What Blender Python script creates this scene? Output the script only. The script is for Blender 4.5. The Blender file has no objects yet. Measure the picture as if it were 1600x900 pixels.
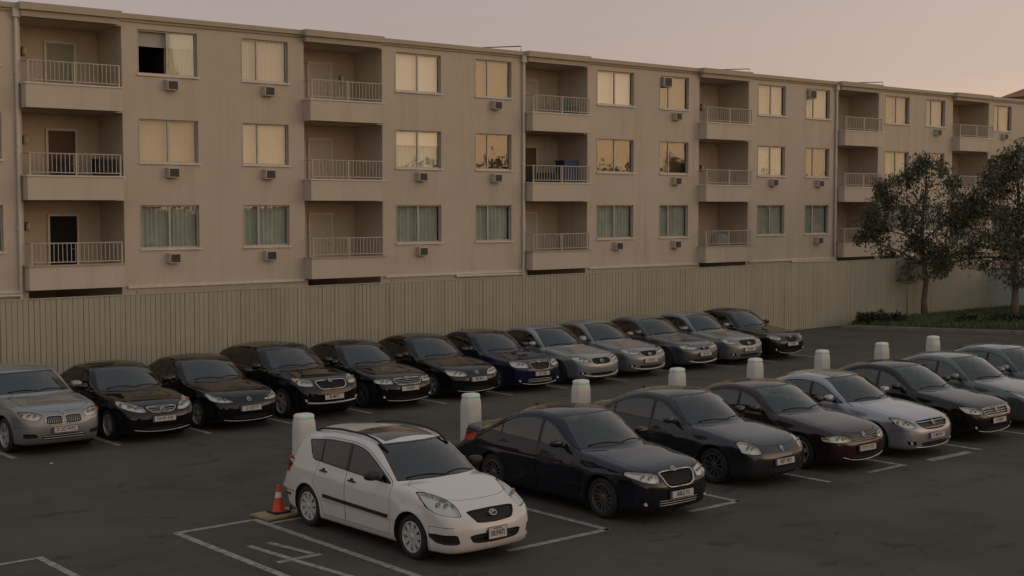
import bpy, bmesh, math, random
import numpy as np
from mathutils import Vector, Matrix

R = math.radians
rng = np.random.default_rng(7)
random.seed(7)
sc = bpy.context.scene
col = sc.collection

# ------------------------------------------------------------------ camera
cam_d = bpy.data.cameras.new('camera')
cam_d.sensor_width = 36.0
cam_d.lens = 36.0 * 2130.0 / 1600.0
cam_d.clip_end = 3000
cam = bpy.data.objects.new('camera', cam_d)
col.objects.link(cam)
cam.location = (0, 0, 4.9)
cam.rotation_euler = (R(90 - 3.49), 0, R(-40.4))
sc.camera = cam

# ------------------------------------------------------------------ sky, sun, exposure
SUN_AZ = (0.66, -0.75)            # the sun has just set on this side (behind the camera, to the right)
world = bpy.data.worlds.new('World')
sc.world = world
world.use_nodes = True
wn = world.node_tree.nodes
wl_ = world.node_tree.links
wn.clear()
w_out = wn.new('ShaderNodeOutputWorld')
w_bg = wn.new('ShaderNodeBackground')
w_sky = wn.new('ShaderNodeTexSky')
w_sky.sky_type = 'NISHITA'
w_sky.sun_disc = False
w_sky.sun_elevation = R(2.2)
w_sky.sun_rotation = math.atan2(SUN_AZ[0], SUN_AZ[1])
w_sky.air_density = 1.0
w_sky.dust_density = 4.0
w_sky.ozone_density = 1.0
# afterglow: a dull pink sky opposite the sunset that turns orange towards it, laid over the Nishita sky
def wnode(t, **kw):
    n = wn.new(t)
    for k, v in kw.items():
        setattr(n, k, v)
    return n
w_tc = wnode('ShaderNodeTexCoord')
w_xyz = wnode('ShaderNodeSeparateXYZ')
wl_.new(w_tc.outputs['Generated'], w_xyz.inputs[0])
w_flat = wnode('ShaderNodeVectorMath', operation='MULTIPLY')
w_flat.inputs[1].default_value = (1, 1, 0)
wl_.new(w_tc.outputs['Generated'], w_flat.inputs[0])
w_nrm = wnode('ShaderNodeVectorMath', operation='NORMALIZE')
wl_.new(w_flat.outputs[0], w_nrm.inputs[0])
w_dot = wnode('ShaderNodeVectorMath', operation='DOT_PRODUCT')
w_dot.inputs[1].default_value = (SUN_AZ[0], SUN_AZ[1], 0)
wl_.new(w_nrm.outputs[0], w_dot.inputs[0])
w_az = wnode('ShaderNodeMapRange', interpolation_type='SMOOTHSTEP')
for i_, v_ in ((1, -0.35), (2, 1.0), (3, 0.0), (4, 1.0)):
    w_az.inputs[i_].default_value = v_
wl_.new(w_dot.outputs['Value'], w_az.inputs[0])
def wramp(stops):
    r = wnode('ShaderNodeValToRGB')
    el = r.color_ramp.elements
    while len(el) > 1:
        el.remove(el[-1])
    el[0].position, el[0].color = stops[0][0], (*stops[0][1], 1)
    for p_, c_ in stops[1:]:
        el.new(p_).color = (*c_, 1)
    wl_.new(w_xyz.outputs[2], r.inputs[0])
    return r
w_anti = wramp([(0, (.365, .288, .248)), (.08, (.35, .279, .254)), (.16, (.33, .272, .264)), (.45, (.295, .283, .288)), (1, (.285, .30, .315))])
w_west = wramp([(0, (1.75, 1.0, .45)), (.035, (1.35, .84, .44)), (.09, (.76, .56, .43)), (.16, (.62, .50, .42)), (.35, (.47, .42, .39)), (.7, (.34, .335, .335)), (1, (.285, .30, .315))])
w_mix = wnode('ShaderNodeMix', data_type='RGBA')
wl_.new(w_az.outputs[0], w_mix.inputs[0])
wl_.new(w_anti.outputs[0], w_mix.inputs[6])
wl_.new(w_west.outputs[0], w_mix.inputs[7])
w_add = wnode('ShaderNodeMix', data_type='RGBA', blend_type='ADD')
w_add.inputs[0].default_value = 0.04
wl_.new(w_mix.outputs[2], w_add.inputs[6])
wl_.new(w_sky.outputs[0], w_add.inputs[7])
wl_.new(w_add.outputs[2], w_bg.inputs[0])
wl_.new(w_bg.outputs[0], w_out.inputs[0])
w_bg.inputs[1].default_value = 1.0

sun_d = bpy.data.lights.new('sun', 'SUN')
sun_d.energy = 0.12
sun_d.angle = R(30)
sun_d.color = (1.0, 0.78, 0.58)
sun = bpy.data.objects.new('sun', sun_d)
col.objects.link(sun)
sun.location = (40, -40, 30)
sun.rotation_euler = Vector((SUN_AZ[0], SUN_AZ[1], 0.16)).normalized().to_track_quat('Z', 'Y').to_euler()

sc.view_settings.view_transform = 'Standard'
sc.view_settings.look = 'None'
sc.view_settings.gamma = 1.0
sc.view_settings.exposure = 0.18
sc.cycles.max_bounces = 8
sc.cycles.transparent_max_bounces = 24
sc.cycles.caustics_reflective = False
sc.cycles.caustics_refractive = False

# ------------------------------------------------------------------ materials
MATS = {}
def nodes_of(name):
    m = bpy.data.materials.new(name)
    m.use_nodes = True
    nt = m.node_tree
    b = nt.nodes['Principled BSDF']
    MATS[name] = m
    return m, nt, b

def N(nt, t, **kw):
    n = nt.nodes.new(t)
    for k, v in kw.items():
        setattr(n, k, v)
    return n

def noise(nt, scale, detail=4, rough=.55, vec=None, dist=0.0):
    n = N(nt, 'ShaderNodeTexNoise')
    n.inputs['Scale'].default_value = scale
    n.inputs['Detail'].default_value = detail
    n.inputs['Roughness'].default_value = rough
    n.inputs['Distortion'].default_value = dist
    if vec is not None:
        nt.links.new(vec, n.inputs['Vector'])
    return n

def ramp(nt, fac, stops):
    r = N(nt, 'ShaderNodeValToRGB')
    el = r.color_ramp.elements
    while len(el) > 1:
        el.remove(el[-1])
    el[0].position, el[0].color = stops[0][0], stops[0][1]
    for p, c in stops[1:]:
        e = el.new(p)
        e.color = c
    nt.links.new(fac, r.inputs[0])
    return r

def mixc(nt, fac, a, b, mode='MIX'):
    m = N(nt, 'ShaderNodeMix', data_type='RGBA', blend_type=mode)
    for i, v in ((0, fac), (6, a), (7, b)):
        if hasattr(v, 'links') or hasattr(v, 'is_linked'):
            nt.links.new(v, m.inputs[i])
        else:
            m.inputs[i].default_value = v if i == 0 else (*v, 1) if len(v) == 3 else v
    return m.outputs[2]

def coords(nt, kind='Object', scale=(1, 1, 1)):
    t = N(nt, 'ShaderNodeTexCoord')
    mp = N(nt, 'ShaderNodeMapping')
    mp.inputs['Scale'].default_value = scale
    nt.links.new(t.outputs[kind], mp.inputs[0])
    return mp.outputs[0]

def wpos(nt, scale=(1, 1, 1)):
    g = N(nt, 'ShaderNodeNewGeometry')
    mp = N(nt, 'ShaderNodeMapping')
    mp.inputs['Scale'].default_value = scale
    nt.links.new(g.outputs['Position'], mp.inputs[0])
    return mp.outputs[0]

def g4(v):
    return (v, v, v, 1)

def bump(nt, b, height, strength=.3, dist=.01):
    bp = N(nt, 'ShaderNodeBump')
    bp.inputs['Strength'].default_value = strength
    bp.inputs['Distance'].default_value = dist
    nt.links.new(height, bp.inputs['Height'])
    nt.links.new(bp.outputs[0], b.inputs['Normal'])

def simple(name, c, rough=.6, metal=0.0, var=.12, scale=6.0, spec=.5, emis=None):
    m, nt, b = nodes_of(name)
    n = noise(nt, scale, 5, .6, wpos(nt))
    r = ramp(nt, n.outputs[0], [(.3, tuple(x * (1 - var) for x in c) + (1,)), (.7, tuple(min(1, x * (1 + var)) for x in c) + (1,))])
    nt.links.new(r.outputs[0], b.inputs['Base Color'])
    b.inputs['Roughness'].default_value = rough
    b.inputs['Metallic'].default_value = metal
    b.inputs['Specular IOR Level'].default_value = spec
    if emis:
        b.inputs['Emission Color'].default_value = (*emis[0], 1)
        b.inputs['Emission Strength'].default_value = emis[1]
    return m

def stucco(name, c, streak=.5):
    m, nt, b = nodes_of(name)
    p = wpos(nt)
    big = noise(nt, .35, 5, .6, p)
    st = noise(nt, 1.0, 6, .7, wpos(nt, (1.6, 1.6, .10)))
    fine = noise(nt, 38, 4, .6, p)
    c1 = mixc(nt, ramp(nt, big.outputs[0], [(.3, g4(0)), (.75, g4(1))]).outputs[0], tuple(x * .93 for x in c), tuple(x * 1.05 for x in c))
    c2 = mixc(nt, ramp(nt, st.outputs[0], [(.50, g4(0)), (.78, g4(streak))]).outputs[0], c1, tuple(x * .62 for x in c))
    c3 = mixc(nt, ramp(nt, fine.outputs[0], [(.3, g4(.0)), (.7, g4(.25))]).outputs[0], c2, tuple(x * .75 for x in c))
    nt.links.new(c3, b.inputs['Base Color'])
    b.inputs['Roughness'].default_value = .93
    b.inputs['Specular IOR Level'].default_value = .2
    bump(nt, b, fine.outputs[0], .5, .012)
    return m

def glass(name, tint, ior=1.5, rough=.02, rmul=1.0):
    m, nt, b = nodes_of(name)
    nt.nodes.remove(b)
    out = nt.nodes['Material Output']
    tr = N(nt, 'ShaderNodeBsdfTransparent')
    tr.inputs[0].default_value = (*tint, 1)
    gl = N(nt, 'ShaderNodeBsdfGlossy')
    gl.inputs['Roughness'].default_value = rough
    gl.inputs['Color'].default_value = (.95, .96, .95, 1)
    ge = N(nt, 'ShaderNodeNewGeometry')
    dp = N(nt, 'ShaderNodeVectorMath', operation='DOT_PRODUCT')
    nt.links.new(ge.outputs['Normal'], dp.inputs[0])
    nt.links.new(ge.outputs['Incoming'], dp.inputs[1])
    def mth(op, a_, b_=None):
        q = N(nt, 'ShaderNodeMath', operation=op)
        for i_, v_ in ((0, a_), (1, b_)):
            if v_ is None:
                continue
            if isinstance(v_, (int, float)):
                q.inputs[i_].default_value = v_
            else:
                nt.links.new(v_, q.inputs[i_])
        return q.outputs[0]
    f0 = ((ior - 1) / (ior + 1)) ** 2
    sch = mth('POWER', mth('SUBTRACT', 1.0, mth('ABSOLUTE', dp.outputs['Value'])), 5.0)
    fres = mth('ADD', f0, mth('MULTIPLY', sch, 1 - f0))
    nz = noise(nt, 1.3, 3, .5, wpos(nt))
    bp = N(nt, 'ShaderNodeBump')
    bp.inputs['Strength'].default_value = .06
    bp.inputs['Distance'].default_value = .02
    nt.links.new(nz.outputs[0], bp.inputs['Height'])
    nt.links.new(bp.outputs[0], gl.inputs['Normal'])
    mu = N(nt, 'ShaderNodeMath', operation='MULTIPLY')
    mu.use_clamp = True
    mu.inputs[1].default_value = rmul
    nt.links.new(fres, mu.inputs[0])
    mx = N(nt, 'ShaderNodeMixShader')
    nt.links.new(mu.outputs[0], mx.inputs[0])
    nt.links.new(tr.outputs[0], mx.inputs[1])
    nt.links.new(gl.outputs[0], mx.inputs[2])
    nt.links.new(mx.outputs[0], out.inputs[0])
    return m

def paint(name, c, metal=.25, rough=.38, dust=.10, spec=.25):
    """car paint under a clear coat, with a thin uneven film of dust"""
    m, nt, b = nodes_of(name)
    n1 = noise(nt, 2.2, 6, .65, coords(nt))
    n2 = noise(nt, 30, 3, .6, coords(nt))
    f = ramp(nt, n1.outputs[0], [(.35, g4(dust * .35)), (.72, g4(dust))])
    nt.links.new(mixc(nt, f.outputs[0], c, (.16, .14, .12)), b.inputs['Base Color'])
    rr = ramp(nt, n1.outputs[0], [(.3, g4(rough * .85)), (.75, g4(min(1, rough * 1.3)))])
    nt.links.new(rr.outputs[0], b.inputs['Roughness'])
    b.inputs['Metallic'].default_value = metal
    b.inputs['Specular IOR Level'].default_value = spec
    b.inputs['Coat Weight'].default_value = 1.0
    cr = ramp(nt, n2.outputs[0], [(.3, g4(.025)), (.8, g4(.08))])
    nt.links.new(cr.outputs[0], b.inputs['Coat Roughness'])
    return m

# asphalt
m, nt, b = nodes_of('asphalt')
p = wpos(nt)
fine = noise(nt, 55, 5, .7, p)
grit = noise(nt, 190, 2, .6, p)
big = noise(nt, .16, 6, .62, p)
mid = noise(nt, .9, 5, .65, wpos(nt, (1, .55, 1)))
spots = noise(nt, 1.15, 5, .7, wpos(nt, (.75, 1.3, 1)), .5)
c1 = mixc(nt, ramp(nt, big.outputs[0], [(.32, g4(0)), (.68, g4(1))]).outputs[0], (.050, .042, .032), (.088, .075, .058))
c2 = mixc(nt, ramp(nt, mid.outputs[0], [(.35, g4(0)), (.75, g4(.6))]).outputs[0], c1, (.104, .089, .068))
c3 = mixc(nt, ramp(nt, spots.outputs[0], [(.60, g4(0)), (.66, g4(.8))]).outputs[0], c2, (.022, .020, .018))
vor = N(nt, 'ShaderNodeTexVoronoi', feature='DISTANCE_TO_EDGE')
vor.inputs['Scale'].default_value = .34
dw = noise(nt, 1.4, 5, .7, p)
va = N(nt, 'ShaderNodeVectorMath', operation='MULTIPLY_ADD')
nt.links.new(dw.outputs['Color'], va.inputs[0])
va.inputs[1].default_value = (1.1, 1.1, 0)
nt.links.new(p, va.inputs[2])
nt.links.new(va.outputs[0], vor.inputs['Vector'])
ck = ramp(nt, vor.outputs['Distance'], [(.0, g4(.75)), (.0055, g4(0))])
ckm = N(nt, 'ShaderNodeMath', operation='MULTIPLY')
nt.links.new(ck.outputs[0], ckm.inputs[0])
nt.links.new(ramp(nt, noise(nt, .22, 2, .5, wpos(nt, (1, 1.3, 1))).outputs[0], [(.47, g4(0)), (.6, g4(1))]).outputs[0], ckm.inputs[1])
oil = noise(nt, .55, 3, .5, wpos(nt, (1.1, .8, 1)), .3)
c3 = mixc(nt, ramp(nt, oil.outputs[0], [(.56, g4(0)), (.72, g4(.6))]).outputs[0], c3, (.026, .023, .019))
tyr = noise(nt, 1.0, 4, .6, wpos(nt, (.10, 2.6, 1)))
c3 = mixc(nt, ramp(nt, tyr.outputs[0], [(.55, g4(0)), (.72, g4(.35))]).outputs[0], c3, (.036, .032, .027))
c4 = mixc(nt, ckm.outputs[0], c3, (.016, .015, .013))
c5 = mixc(nt, ramp(nt, fine.outputs[0], [(.35, g4(0)), (.75, g4(.55))]).outputs[0], c4, (.10, .092, .08))
c6 = mixc(nt, ramp(nt, grit.outputs[0], [(.62, g4(0)), (.74, g4(.5))]).outputs[0], c5, (.16, .15, .13))
nt.links.new(c6, b.inputs['Base Color'])
b.inputs['Roughness'].default_value = .9
b.inputs['Specular IOR Level'].default_value = .25
bump(nt, b, fine.outputs[0], .5, .01)

# worn road paint
m, nt, b = nodes_of('road_paint')
p = wpos(nt)
w1 = noise(nt, 7, 6, .75, p)
w2 = noise(nt, 60, 3, .7, p)
wm = N(nt, 'ShaderNodeMath', operation='MULTIPLY_ADD')
wm.inputs[1].default_value = .35
nt.links.new(w2.outputs[0], wm.inputs[0])
nt.links.new(w1.outputs[0], wm.inputs[2])
nt.links.new(mixc(nt, ramp(nt, wm.outputs[0], [(.57, g4(0)), (.85, g4(.85))]).outputs[0], (.36, .34, .30), (.075, .07, .06)), b.inputs['Base Color'])
b.inputs['Roughness'].default_value = .85

stucco('stucco', (.595, .515, .41))
stucco('stucco_parapet', (.615, .54, .43), .5)
stucco('stucco_cornice', (.48, .42, .31), .3)
simple('ceiling_paint', (.42, .35, .27), .9)
simple('trim_white', (.66, .62, .54), .6, var=.10)
simple('pipe_paint', (.62, .57, .49), .55, var=.10, scale=3)
simple('aluminium', (.42, .41, .38), .45, .2)
simple('railing_paint', (.48, .43, .35), .5, var=.1)
simple('dark_gap', (.02, .018, .016), .95)
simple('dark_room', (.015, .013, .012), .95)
simple('blind_cream', (.58, .49, .41), .8, var=.05, scale=2)
simple('blind_bright', (.88, .79, .73), .8, var=.03, scale=2)
simple('blind_tan', (.30, .23, .13), .8, var=.06, scale=2)
simple('blind_grey', (.42, .42, .36), .8, var=.06, scale=2)
simple('curtain_green', (.50, .51, .445), .85, var=.15, scale=2)
simple('unlit_room_brown', (.10, .065, .035), .85, var=.15, scale=2)
simple('door_pale', (.50, .47, .40), .6, var=.06)
simple('door_green', (.30, .31, .25), .6, var=.06)
simple('door_brown', (.10, .055, .03), .6, var=.1)
simple('ac_case', (.50, .47, .41), .55)
simple('ac_grille', (.055, .05, .045), .6)
simple('lamp_glass', (.62, .56, .46), .35)
simple('lamp_metal', (.08, .07, .06), .5, .5)
simple('concrete', (.20, .185, .155), .9, var=.2, scale=2.5)
simple('kerb_concrete', (.17, .155, .13), .9, var=.25, scale=3)
simple('wall_white', (.50, .53, .51), .9, var=.08, scale=1.5)
simple('terracotta', (.33, .16, .10), .85, var=.2, scale=3)
simple('roof_gravel', (.2, .18, .15), .95)
simple('soil', (.05, .045, .03), .95, var=.3)
simple('leaf_hedge', (.035, .045, .018), .7, var=.35, scale=4)
simple('grass_blade', (.085, .115, .035), .7, var=.3, scale=2)
simple('bark', (.15, .125, .10), .9, var=.3, scale=9)
simple('post_white', (.60, .58, .53), .45, var=.06, scale=3)
simple('post_cap', (.66, .67, .64), .3, var=.05)
simple('led_green', (.16, .42, .30), .3, emis=((.10, .9, .55), .12))
simple('led_pale', (.4, .55, .55), .3, emis=((.6, .9, .95), .04))
simple('cone_orange', (.62, .055, .018), .5, var=.10, scale=8)
simple('cone_white', (.6, .58, .53), .5, var=.1, scale=8)
simple('rubber', (.018, .017, .016), .8, var=.3, scale=8)
simple('plywood', (.30, .225, .125), .75, var=.25, scale=5)
simple('plastic_black', (.014, .014, .014), .55, var=.2)
simple('trim_black', (.010, .010, .010), .35, var=.1)
simple('seam', (.004, .004, .004), .9)
simple('grille_black', (.008, .008, .008), .5)
simple('interior_dark', (.028, .027, .025), .8)
simple('chrome', (.50, .49, .47), .22, 1.0, var=.03)
simple('alloy', (.50, .49, .47), .35, .45, var=.1)
simple('alloy_dark', (.13, .13, .13), .35, .5, var=.1)
simple('hubcap', (.56, .55, .52), .38, .3, var=.1)
simple('brake', (.10, .095, .09), .5, .8)
simple('reflector', (.66, .65, .61), .24, .6, var=.06, scale=10)
simple('amber', (.75, .26, .03), .25)
simple('tail_red', (.42, .018, .010), .2)
simple('plate_white', (.52, .51, .47), .5, var=.1, scale=14)
simple('plate_blue', (.03, .05, .22), .5)
simple('plate_ink', (.02, .02, .025), .6)
simple('silver_plastic', (.40, .395, .38), .4, .5)
simple('fabric_green', (.03, .14, .09), .8)
simple('plastic_blue', (.025, .05, .13), .6)
simple('fabric_black', (.02, .02, .022), .9)
simple('cloth_grey', (.28, .28, .26), .9)
simple('tree_far', (.02, .022, .012), .9, var=.3, scale=.5)
glass('house_glass', (.95, .97, .95), 1.55, .012)
glass('car_glass', (.42, .47, .44), 1.95, .02)
glass('car_glass_dark', (.22, .25, .23), 1.85, .02)
glass('lens_glass', (.90, .90, .88), 1.45, .03)

def leafmat(name, c, c2):
    m, nt, b = nodes_of(name)
    g = N(nt, 'ShaderNodeNewGeometry')
    r = ramp(nt, g.outputs['Random Per Island'], [(0, (*c, 1)), (1, (*c2, 1))])
    nt.links.new(r.outputs[0], b.inputs['Base Color'])
    b.inputs['Roughness'].default_value = .55
    b.inputs['Specular IOR Level'].default_value = .3
    return m
leafmat('eucalyptus_leaf', (.045, .052, .028), (.15, .158, .095))

# ------------------------------------------------------------------ mesh helpers
class MB:
    def __init__(s):
        s.v, s.f, s.m = [], [], []
    def add(s, v, f, mi=0):
        o = len(s.v)
        s.v += [tuple(p) for p in v]
        s.f += [tuple(i + o for i in q) for q in f]
        s.m += [mi] * len(f)
        return s
    def box(s, x0, x1, y0, y1, z0, z1, mi=0):
        return s.add([(x0, y0, z0), (x1, y0, z0), (x1, y1, z0), (x0, y1, z0), (x0, y0, z1), (x1, y0, z1), (x1, y1, z1), (x0, y1, z1)],
                     [(0, 3, 2, 1), (4, 5, 6, 7), (0, 1, 5, 4), (1, 2, 6, 5), (2, 3, 7, 6), (3, 0, 4, 7)], mi)
    def quad(s, a, b, c, d, mi=0):
        return s.add([a, b, c, d], [(0, 1, 2, 3)], mi)
    def tube(s, pts, r, n=8, mi=0, cap=True):
        pts = [Vector(p) for p in pts]
        rr = r if isinstance(r, (list, tuple)) else [r] * len(pts)
        V, F = [], []
        prev = None
        for i, p in enumerate(pts):
            t = (pts[min(i + 1, len(pts) - 1)] - pts[max(i - 1, 0)]).normalized()
            if prev is None:
                a = t.orthogonal().normalized()
            else:
                a = (prev - t * prev.dot(t)).normalized()
            prev = a
            bb = t.cross(a)
            for k in range(n):
                th = 2 * math.pi * k / n
                V.append(p + (a * math.cos(th) + bb * math.sin(th)) * rr[i])
        for i in range(len(pts) - 1):
            for k in range(n):
                k2 = (k + 1) % n
                F.append((i * n + k, i * n + k2, (i + 1) * n + k2, (i + 1) * n + k))
        if cap:
            F.append(tuple(range(n - 1, -1, -1)))
            F.append(tuple((len(pts) - 1) * n + k for k in range(n)))
        return s.add(V, F, mi)
    def lathe(s, prof, n=24, axis='z', org=(0, 0, 0), mi=0, close=False):
        V, F = [], []
        for (r, h) in prof:
            for k in range(n):
                th = 2 * math.pi * k / n
                a, b = r * math.cos(th), r * math.sin(th)
                if axis == 'z':
                    V.append((org[0] + a, org[1] + b, org[2] + h))
                elif axis == 'y':
                    V.append((org[0] + b, org[1] + h, org[2] + a))
                else:
                    V.append((org[0] + h, org[1] + a, org[2] + b))
        for i in range(len(prof) - 1):
            for k in range(n):
                k2 = (k + 1) % n
                F.append((i * n + k, i * n + k2, (i + 1) * n + k2, (i + 1) * n + k))
        if close:
            F.append(tuple(range(n - 1, -1, -1)))
            F.append(tuple((len(prof) - 1) * n + k for k in range(n)))
        return s.add(V, F, mi)
    def mesh(s, name, mats, smooth=False, off=(0, 0, 0)):
        me = bpy.data.meshes.new(name)
        ox, oy, oz = off
        me.from_pydata([(x - ox, y - oy, z - oz) for x, y, z in s.v], [], s.f)
        for mt in (mats if isinstance(mats, (list, tuple)) else [mats]):
            me.materials.append(MATS[mt] if isinstance(mt, str) else mt)
        me.polygons.foreach_set('material_index', s.m)
        if smooth:
            me.polygons.foreach_set('use_smooth', [True] * len(s.f))
            if isinstance(smooth, float):
                me.set_sharp_from_angle(angle=smooth)
        me.update()
        return me
    def build(s, name, mats, parent=None, smooth=False, off=None):
        if off is None:
            off = wloc(parent)
        return link(name, s.mesh(name, mats, smooth, off), parent)

def wloc(o):
    v = Vector((0, 0, 0))
    while o is not None:
        v += o.location
        o = o.parent
    return v

def link(name, data, parent=None, loc=(0, 0, 0)):
    o = bpy.data.objects.new(name, data)
    col.objects.link(o)
    o.parent = parent
    o.location = loc
    return o

def tag(o, label=None, cat=None, group=None, kind=None):
    if label: o['label'] = label
    if cat: o['category'] = cat
    if group: o['group'] = group
    if kind: o['kind'] = kind
    return o

def empty(name, loc, label, cat, group=None, rz=0):
    o = bpy.data.objects.new(name, None)
    o.empty_display_size = .3
    col.objects.link(o)
    o.location = loc
    o.rotation_euler = (0, 0, rz)
    return tag(o, label, cat, group)

def bevel_mesh(me, w=.02, seg=2):
    bm = bmesh.new()
    bm.from_mesh(me)
    bmesh.ops.bevel(bm, geom=bm.edges[:], offset=w, segments=seg, affect='EDGES', profile=.5)
    bm.to_mesh(me)
    bm.free()
    me.polygons.foreach_set('use_smooth', [True] * len(me.polygons))
    me.set_sharp_from_angle(angle=R(40))
    return me
# ------------------------------------------------------------------ ground and painted markings
gm = MB()
gm.quad((-900, -900, 0), (900, -900, 0), (900, 900, 0), (-900, 900, 0))
tag(gm.build('ground', 'asphalt'), kind='structure')

ml = MB()
def stripe(x0, y0, x1, y1, w=.12):
    d = Vector((x1 - x0, y1 - y0)).normalized() * (w / 2)
    nx, ny = -d.y, d.x
    z = .004 + .0012 * (stripe.k % 3)
    stripe.k += 1
    n = max(1, int(math.hypot(x1 - x0, y1 - y0) / .25))
    for i in range(n):
        ax, ay = x0 + (x1 - x0) * i / n, y0 + (y1 - y0) * i / n
        bx, by = x0 + (x1 - x0) * (i + 1) / n, y0 + (y1 - y0) * (i + 1) / n
        ml.quad((ax + nx, ay + ny, z), (ax - nx, ay - ny, z), (bx - nx, by - ny, z), (bx + nx, by + ny, z))
stripe.k = 0
FX = [14.28, 17.30, 19.75, 22.10, 24.70, 27.1, 29.5, 31.9, 34.3]       # dividers of the front row
stripe(9.22, 18.6, 9.22, 12.0)
stripe(10.55, 18.6, 10.55, 12.0)
stripe(9.17, 18.56, 10.5, 18.56)
stripe(10.6, 18.22, 14.2, 18.22, .09)
stripe(7.11, 18.53, 7.11, 12.0, .11)
stripe(3.0, 18.48, 7.06, 18.48, .09)
for x in FX:
    stripe(x, 18.3, x, 14.52)
stripe(12.3, 14.56, 14.33, 14.56)
stripe(16.1, 14.56, 17.35, 14.56)
stripe(21.0, 14.6, 22.15, 14.6)
stripe(22.9, 14.55, 24.3, 14.55, .2)
stripe(14.33, 18.28, 34.2, 18.28, .09)
for x in (9.58, 11.75, 13.85, 15.87, 18.1, 20.4, 22.6, 24.6, 26.9, 29.4, 31.7, 33.7, 35.8):
    stripe(x, 31.2, x + .02, 26.15 + (x - 11) * .035)
# stroke symbol in the narrow bay beside the white car
stripe(9.66, 17.2, 9.74, 16.2, .10)
stripe(9.74, 16.06, 9.90, 14.6, .10)
stripe(9.97, 17.17, 10.12, 16.2, .10)
stripe(9.50, 16.13, 10.20, 16.13, .12)
tag(ml.build('parking_markings', 'road_paint'), kind='structure')

# ------------------------------------------------------------------ board fence in front of the building
FA, FB = Vector((3.0, 32.35)), Vector((57.8, 33.76))
fence = empty('board_fence', (FA.x, FA.y, 0), 'tall beige fence of upright boards behind the back row of cars', 'fence')
fdir = (FB - FA).normalized()
fang = math.atan2(fdir.y, fdir.x)
fence.rotation_euler = (0, 0, fang)
flen = (FB - FA).length
stucco('fence_board', (.43, .405, .305), .6)
stucco('fence_back', (.33, .30, .23), .4)
bmh = [bevel_mesh(MB().box(0, w, -.022, .022, 0, 2.60).mesh('board', 'fence_board'), .006, 1) for w in (.125, .128, .130)]
bk = MB()
bk.box(0, flen, .026, .06, .06, 2.55)
bk.build('backing', 'fence_back', fence, off=(0, 0, 0))
cp = MB()
cp.box(-.02, flen, -.03, .065, 2.603, 2.63)
cp.build('cap_rail', 'fence_board', fence, off=(0, 0, 0))
x = 9.2 - FA.x
first = x
nb = 0
rest = MB()
pitch = .139
k = 0
while x < flen - .1:
    if nb < 290:
        link('board', bmh[int(rng.integers(3))], fence, (x, float(rng.uniform(-.006, .006)), float(rng.uniform(-.01, 0))))
        nb += 1
    else:
        rest.box(x, x + .12, -.022, .022, 0, 2.60)
    x += pitch
    k += 1
x = first - pitch
while x > 0:
    rest.box(x, x + .12, -.022, .022, 0, 2.60)
    x -= pitch
tag(rest.build('far_boards', 'fence_board', fence, off=(0, 0, 0)), kind='stuff')

# ------------------------------------------------------------------ apartment building
BY = 38.5                       # facade plane
BAY = 1.72                      # depth of the balcony recess
X0, X1 = 4.0, 73.0
bld = empty('apartment_building', (38.0, BY, 0), 'long beige three storey apartment building with recessed balconies behind the fence', 'building')
BALC = [(5.05, 8.2), (14.56, 17.58), (23.85, 26.95), (33.42, 36.60), (43.02, 46.20), (52.55, 55.75), (62.15, 65.55)]
WCOL = [(8.7, 10.6, .5), (12.3, 13.98, .34), (18.11, 20.04, .5), (21.59, 23.26, .34), (27.52, 29.48, .5), (31.05, 32.74, .36), (37.13, 39.15, .5), (40.66, 42.38, .34),
        (46.85, 48.72, .5), (50.19, 51.94, .36), (56.30, 58.30, .5), (59.75, 61.45, .33), (66.05, 67.83, .34), (69.6, 71.3, .5)]
WZ = [(8.82, 10.14), (6.18, 7.48), (3.58, 4.89)]
FLOOR = [7.70, 5.10, 2.54]      # balcony floor levels
CEIL = [10.18, 7.62, 5.02]
TOP = 10.44
op = []
for (a, b_) in BALC:
    for f, c in zip(FLOOR, CEIL):
        op.append((a, b_, f, c))
    op.append((a + .1, b_ - .1, .25, 2.45))
for (a, b_, _) in WCOL:
    for (z0, z1) in WZ:
        op.append((a, b_, z0, z1))
xs = sorted({X0, X1} | {o[0] for o in op} | {o[1] for o in op})
zs = sorted({0.0, TOP} | {o[2] for o in op} | {o[3] for o in op})
wm = MB()
grid = {}
def gv(i, k):
    if (i, k) not in grid:
        grid[(i, k)] = len(wm.v)
        wm.v.append((xs[i], BY, zs[k]))
    return grid[(i, k)]
for i in range(len(xs) - 1):
    for k in range(len(zs) - 1):
        cx, cz = (xs[i] + xs[i + 1]) / 2, (zs[k] + zs[k + 1]) / 2
        if any(o[0] < cx < o[1] and o[2] < cz < o[3] for o in op):
            continue
        wm.f.append((gv(i, k), gv(i + 1, k), gv(i + 1, k + 1), gv(i, k + 1)))
        wm.m.append(0)
for (a, b_, z0, z1) in op:
    deep = BY + (.16 if (z1 - z0) < 1.5 else BAY if z0 > 1 else 5.0)
    for q in (((a, BY, z0), (a, deep, z0), (a, deep, z1), (a, BY, z1)), ((b_, BY, z0), (b_, BY, z1), (b_, deep, z1), (b_, deep, z0)),
              ((a, BY, z1), (a, deep, z1), (b_, deep, z1), (b_, BY, z1)), ((a, BY, z0), (b_, BY, z0), (b_, deep, z0), (a, deep, z0))):
        wm.quad(*q)
    if deep > BY + 1:
        wm.quad((a, deep, z0), (b_, deep, z0), (b_, deep, z1), (a, deep, z1))
wm.quad((X0, BY, 0), (X0, BY, TOP), (X0, BY + 14, TOP), (X0, BY + 14, 0))
wm.quad((X1, BY, 0), (X1, BY + 14, 0), (X1, BY + 14, TOP), (X1, BY, TOP))
wm.quad((X0, BY + 14, 0), (X0, BY + 14, TOP), (X1, BY + 14, TOP), (X1, BY + 14, 0))
wm.build('wall', 'stucco', bld)
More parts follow.
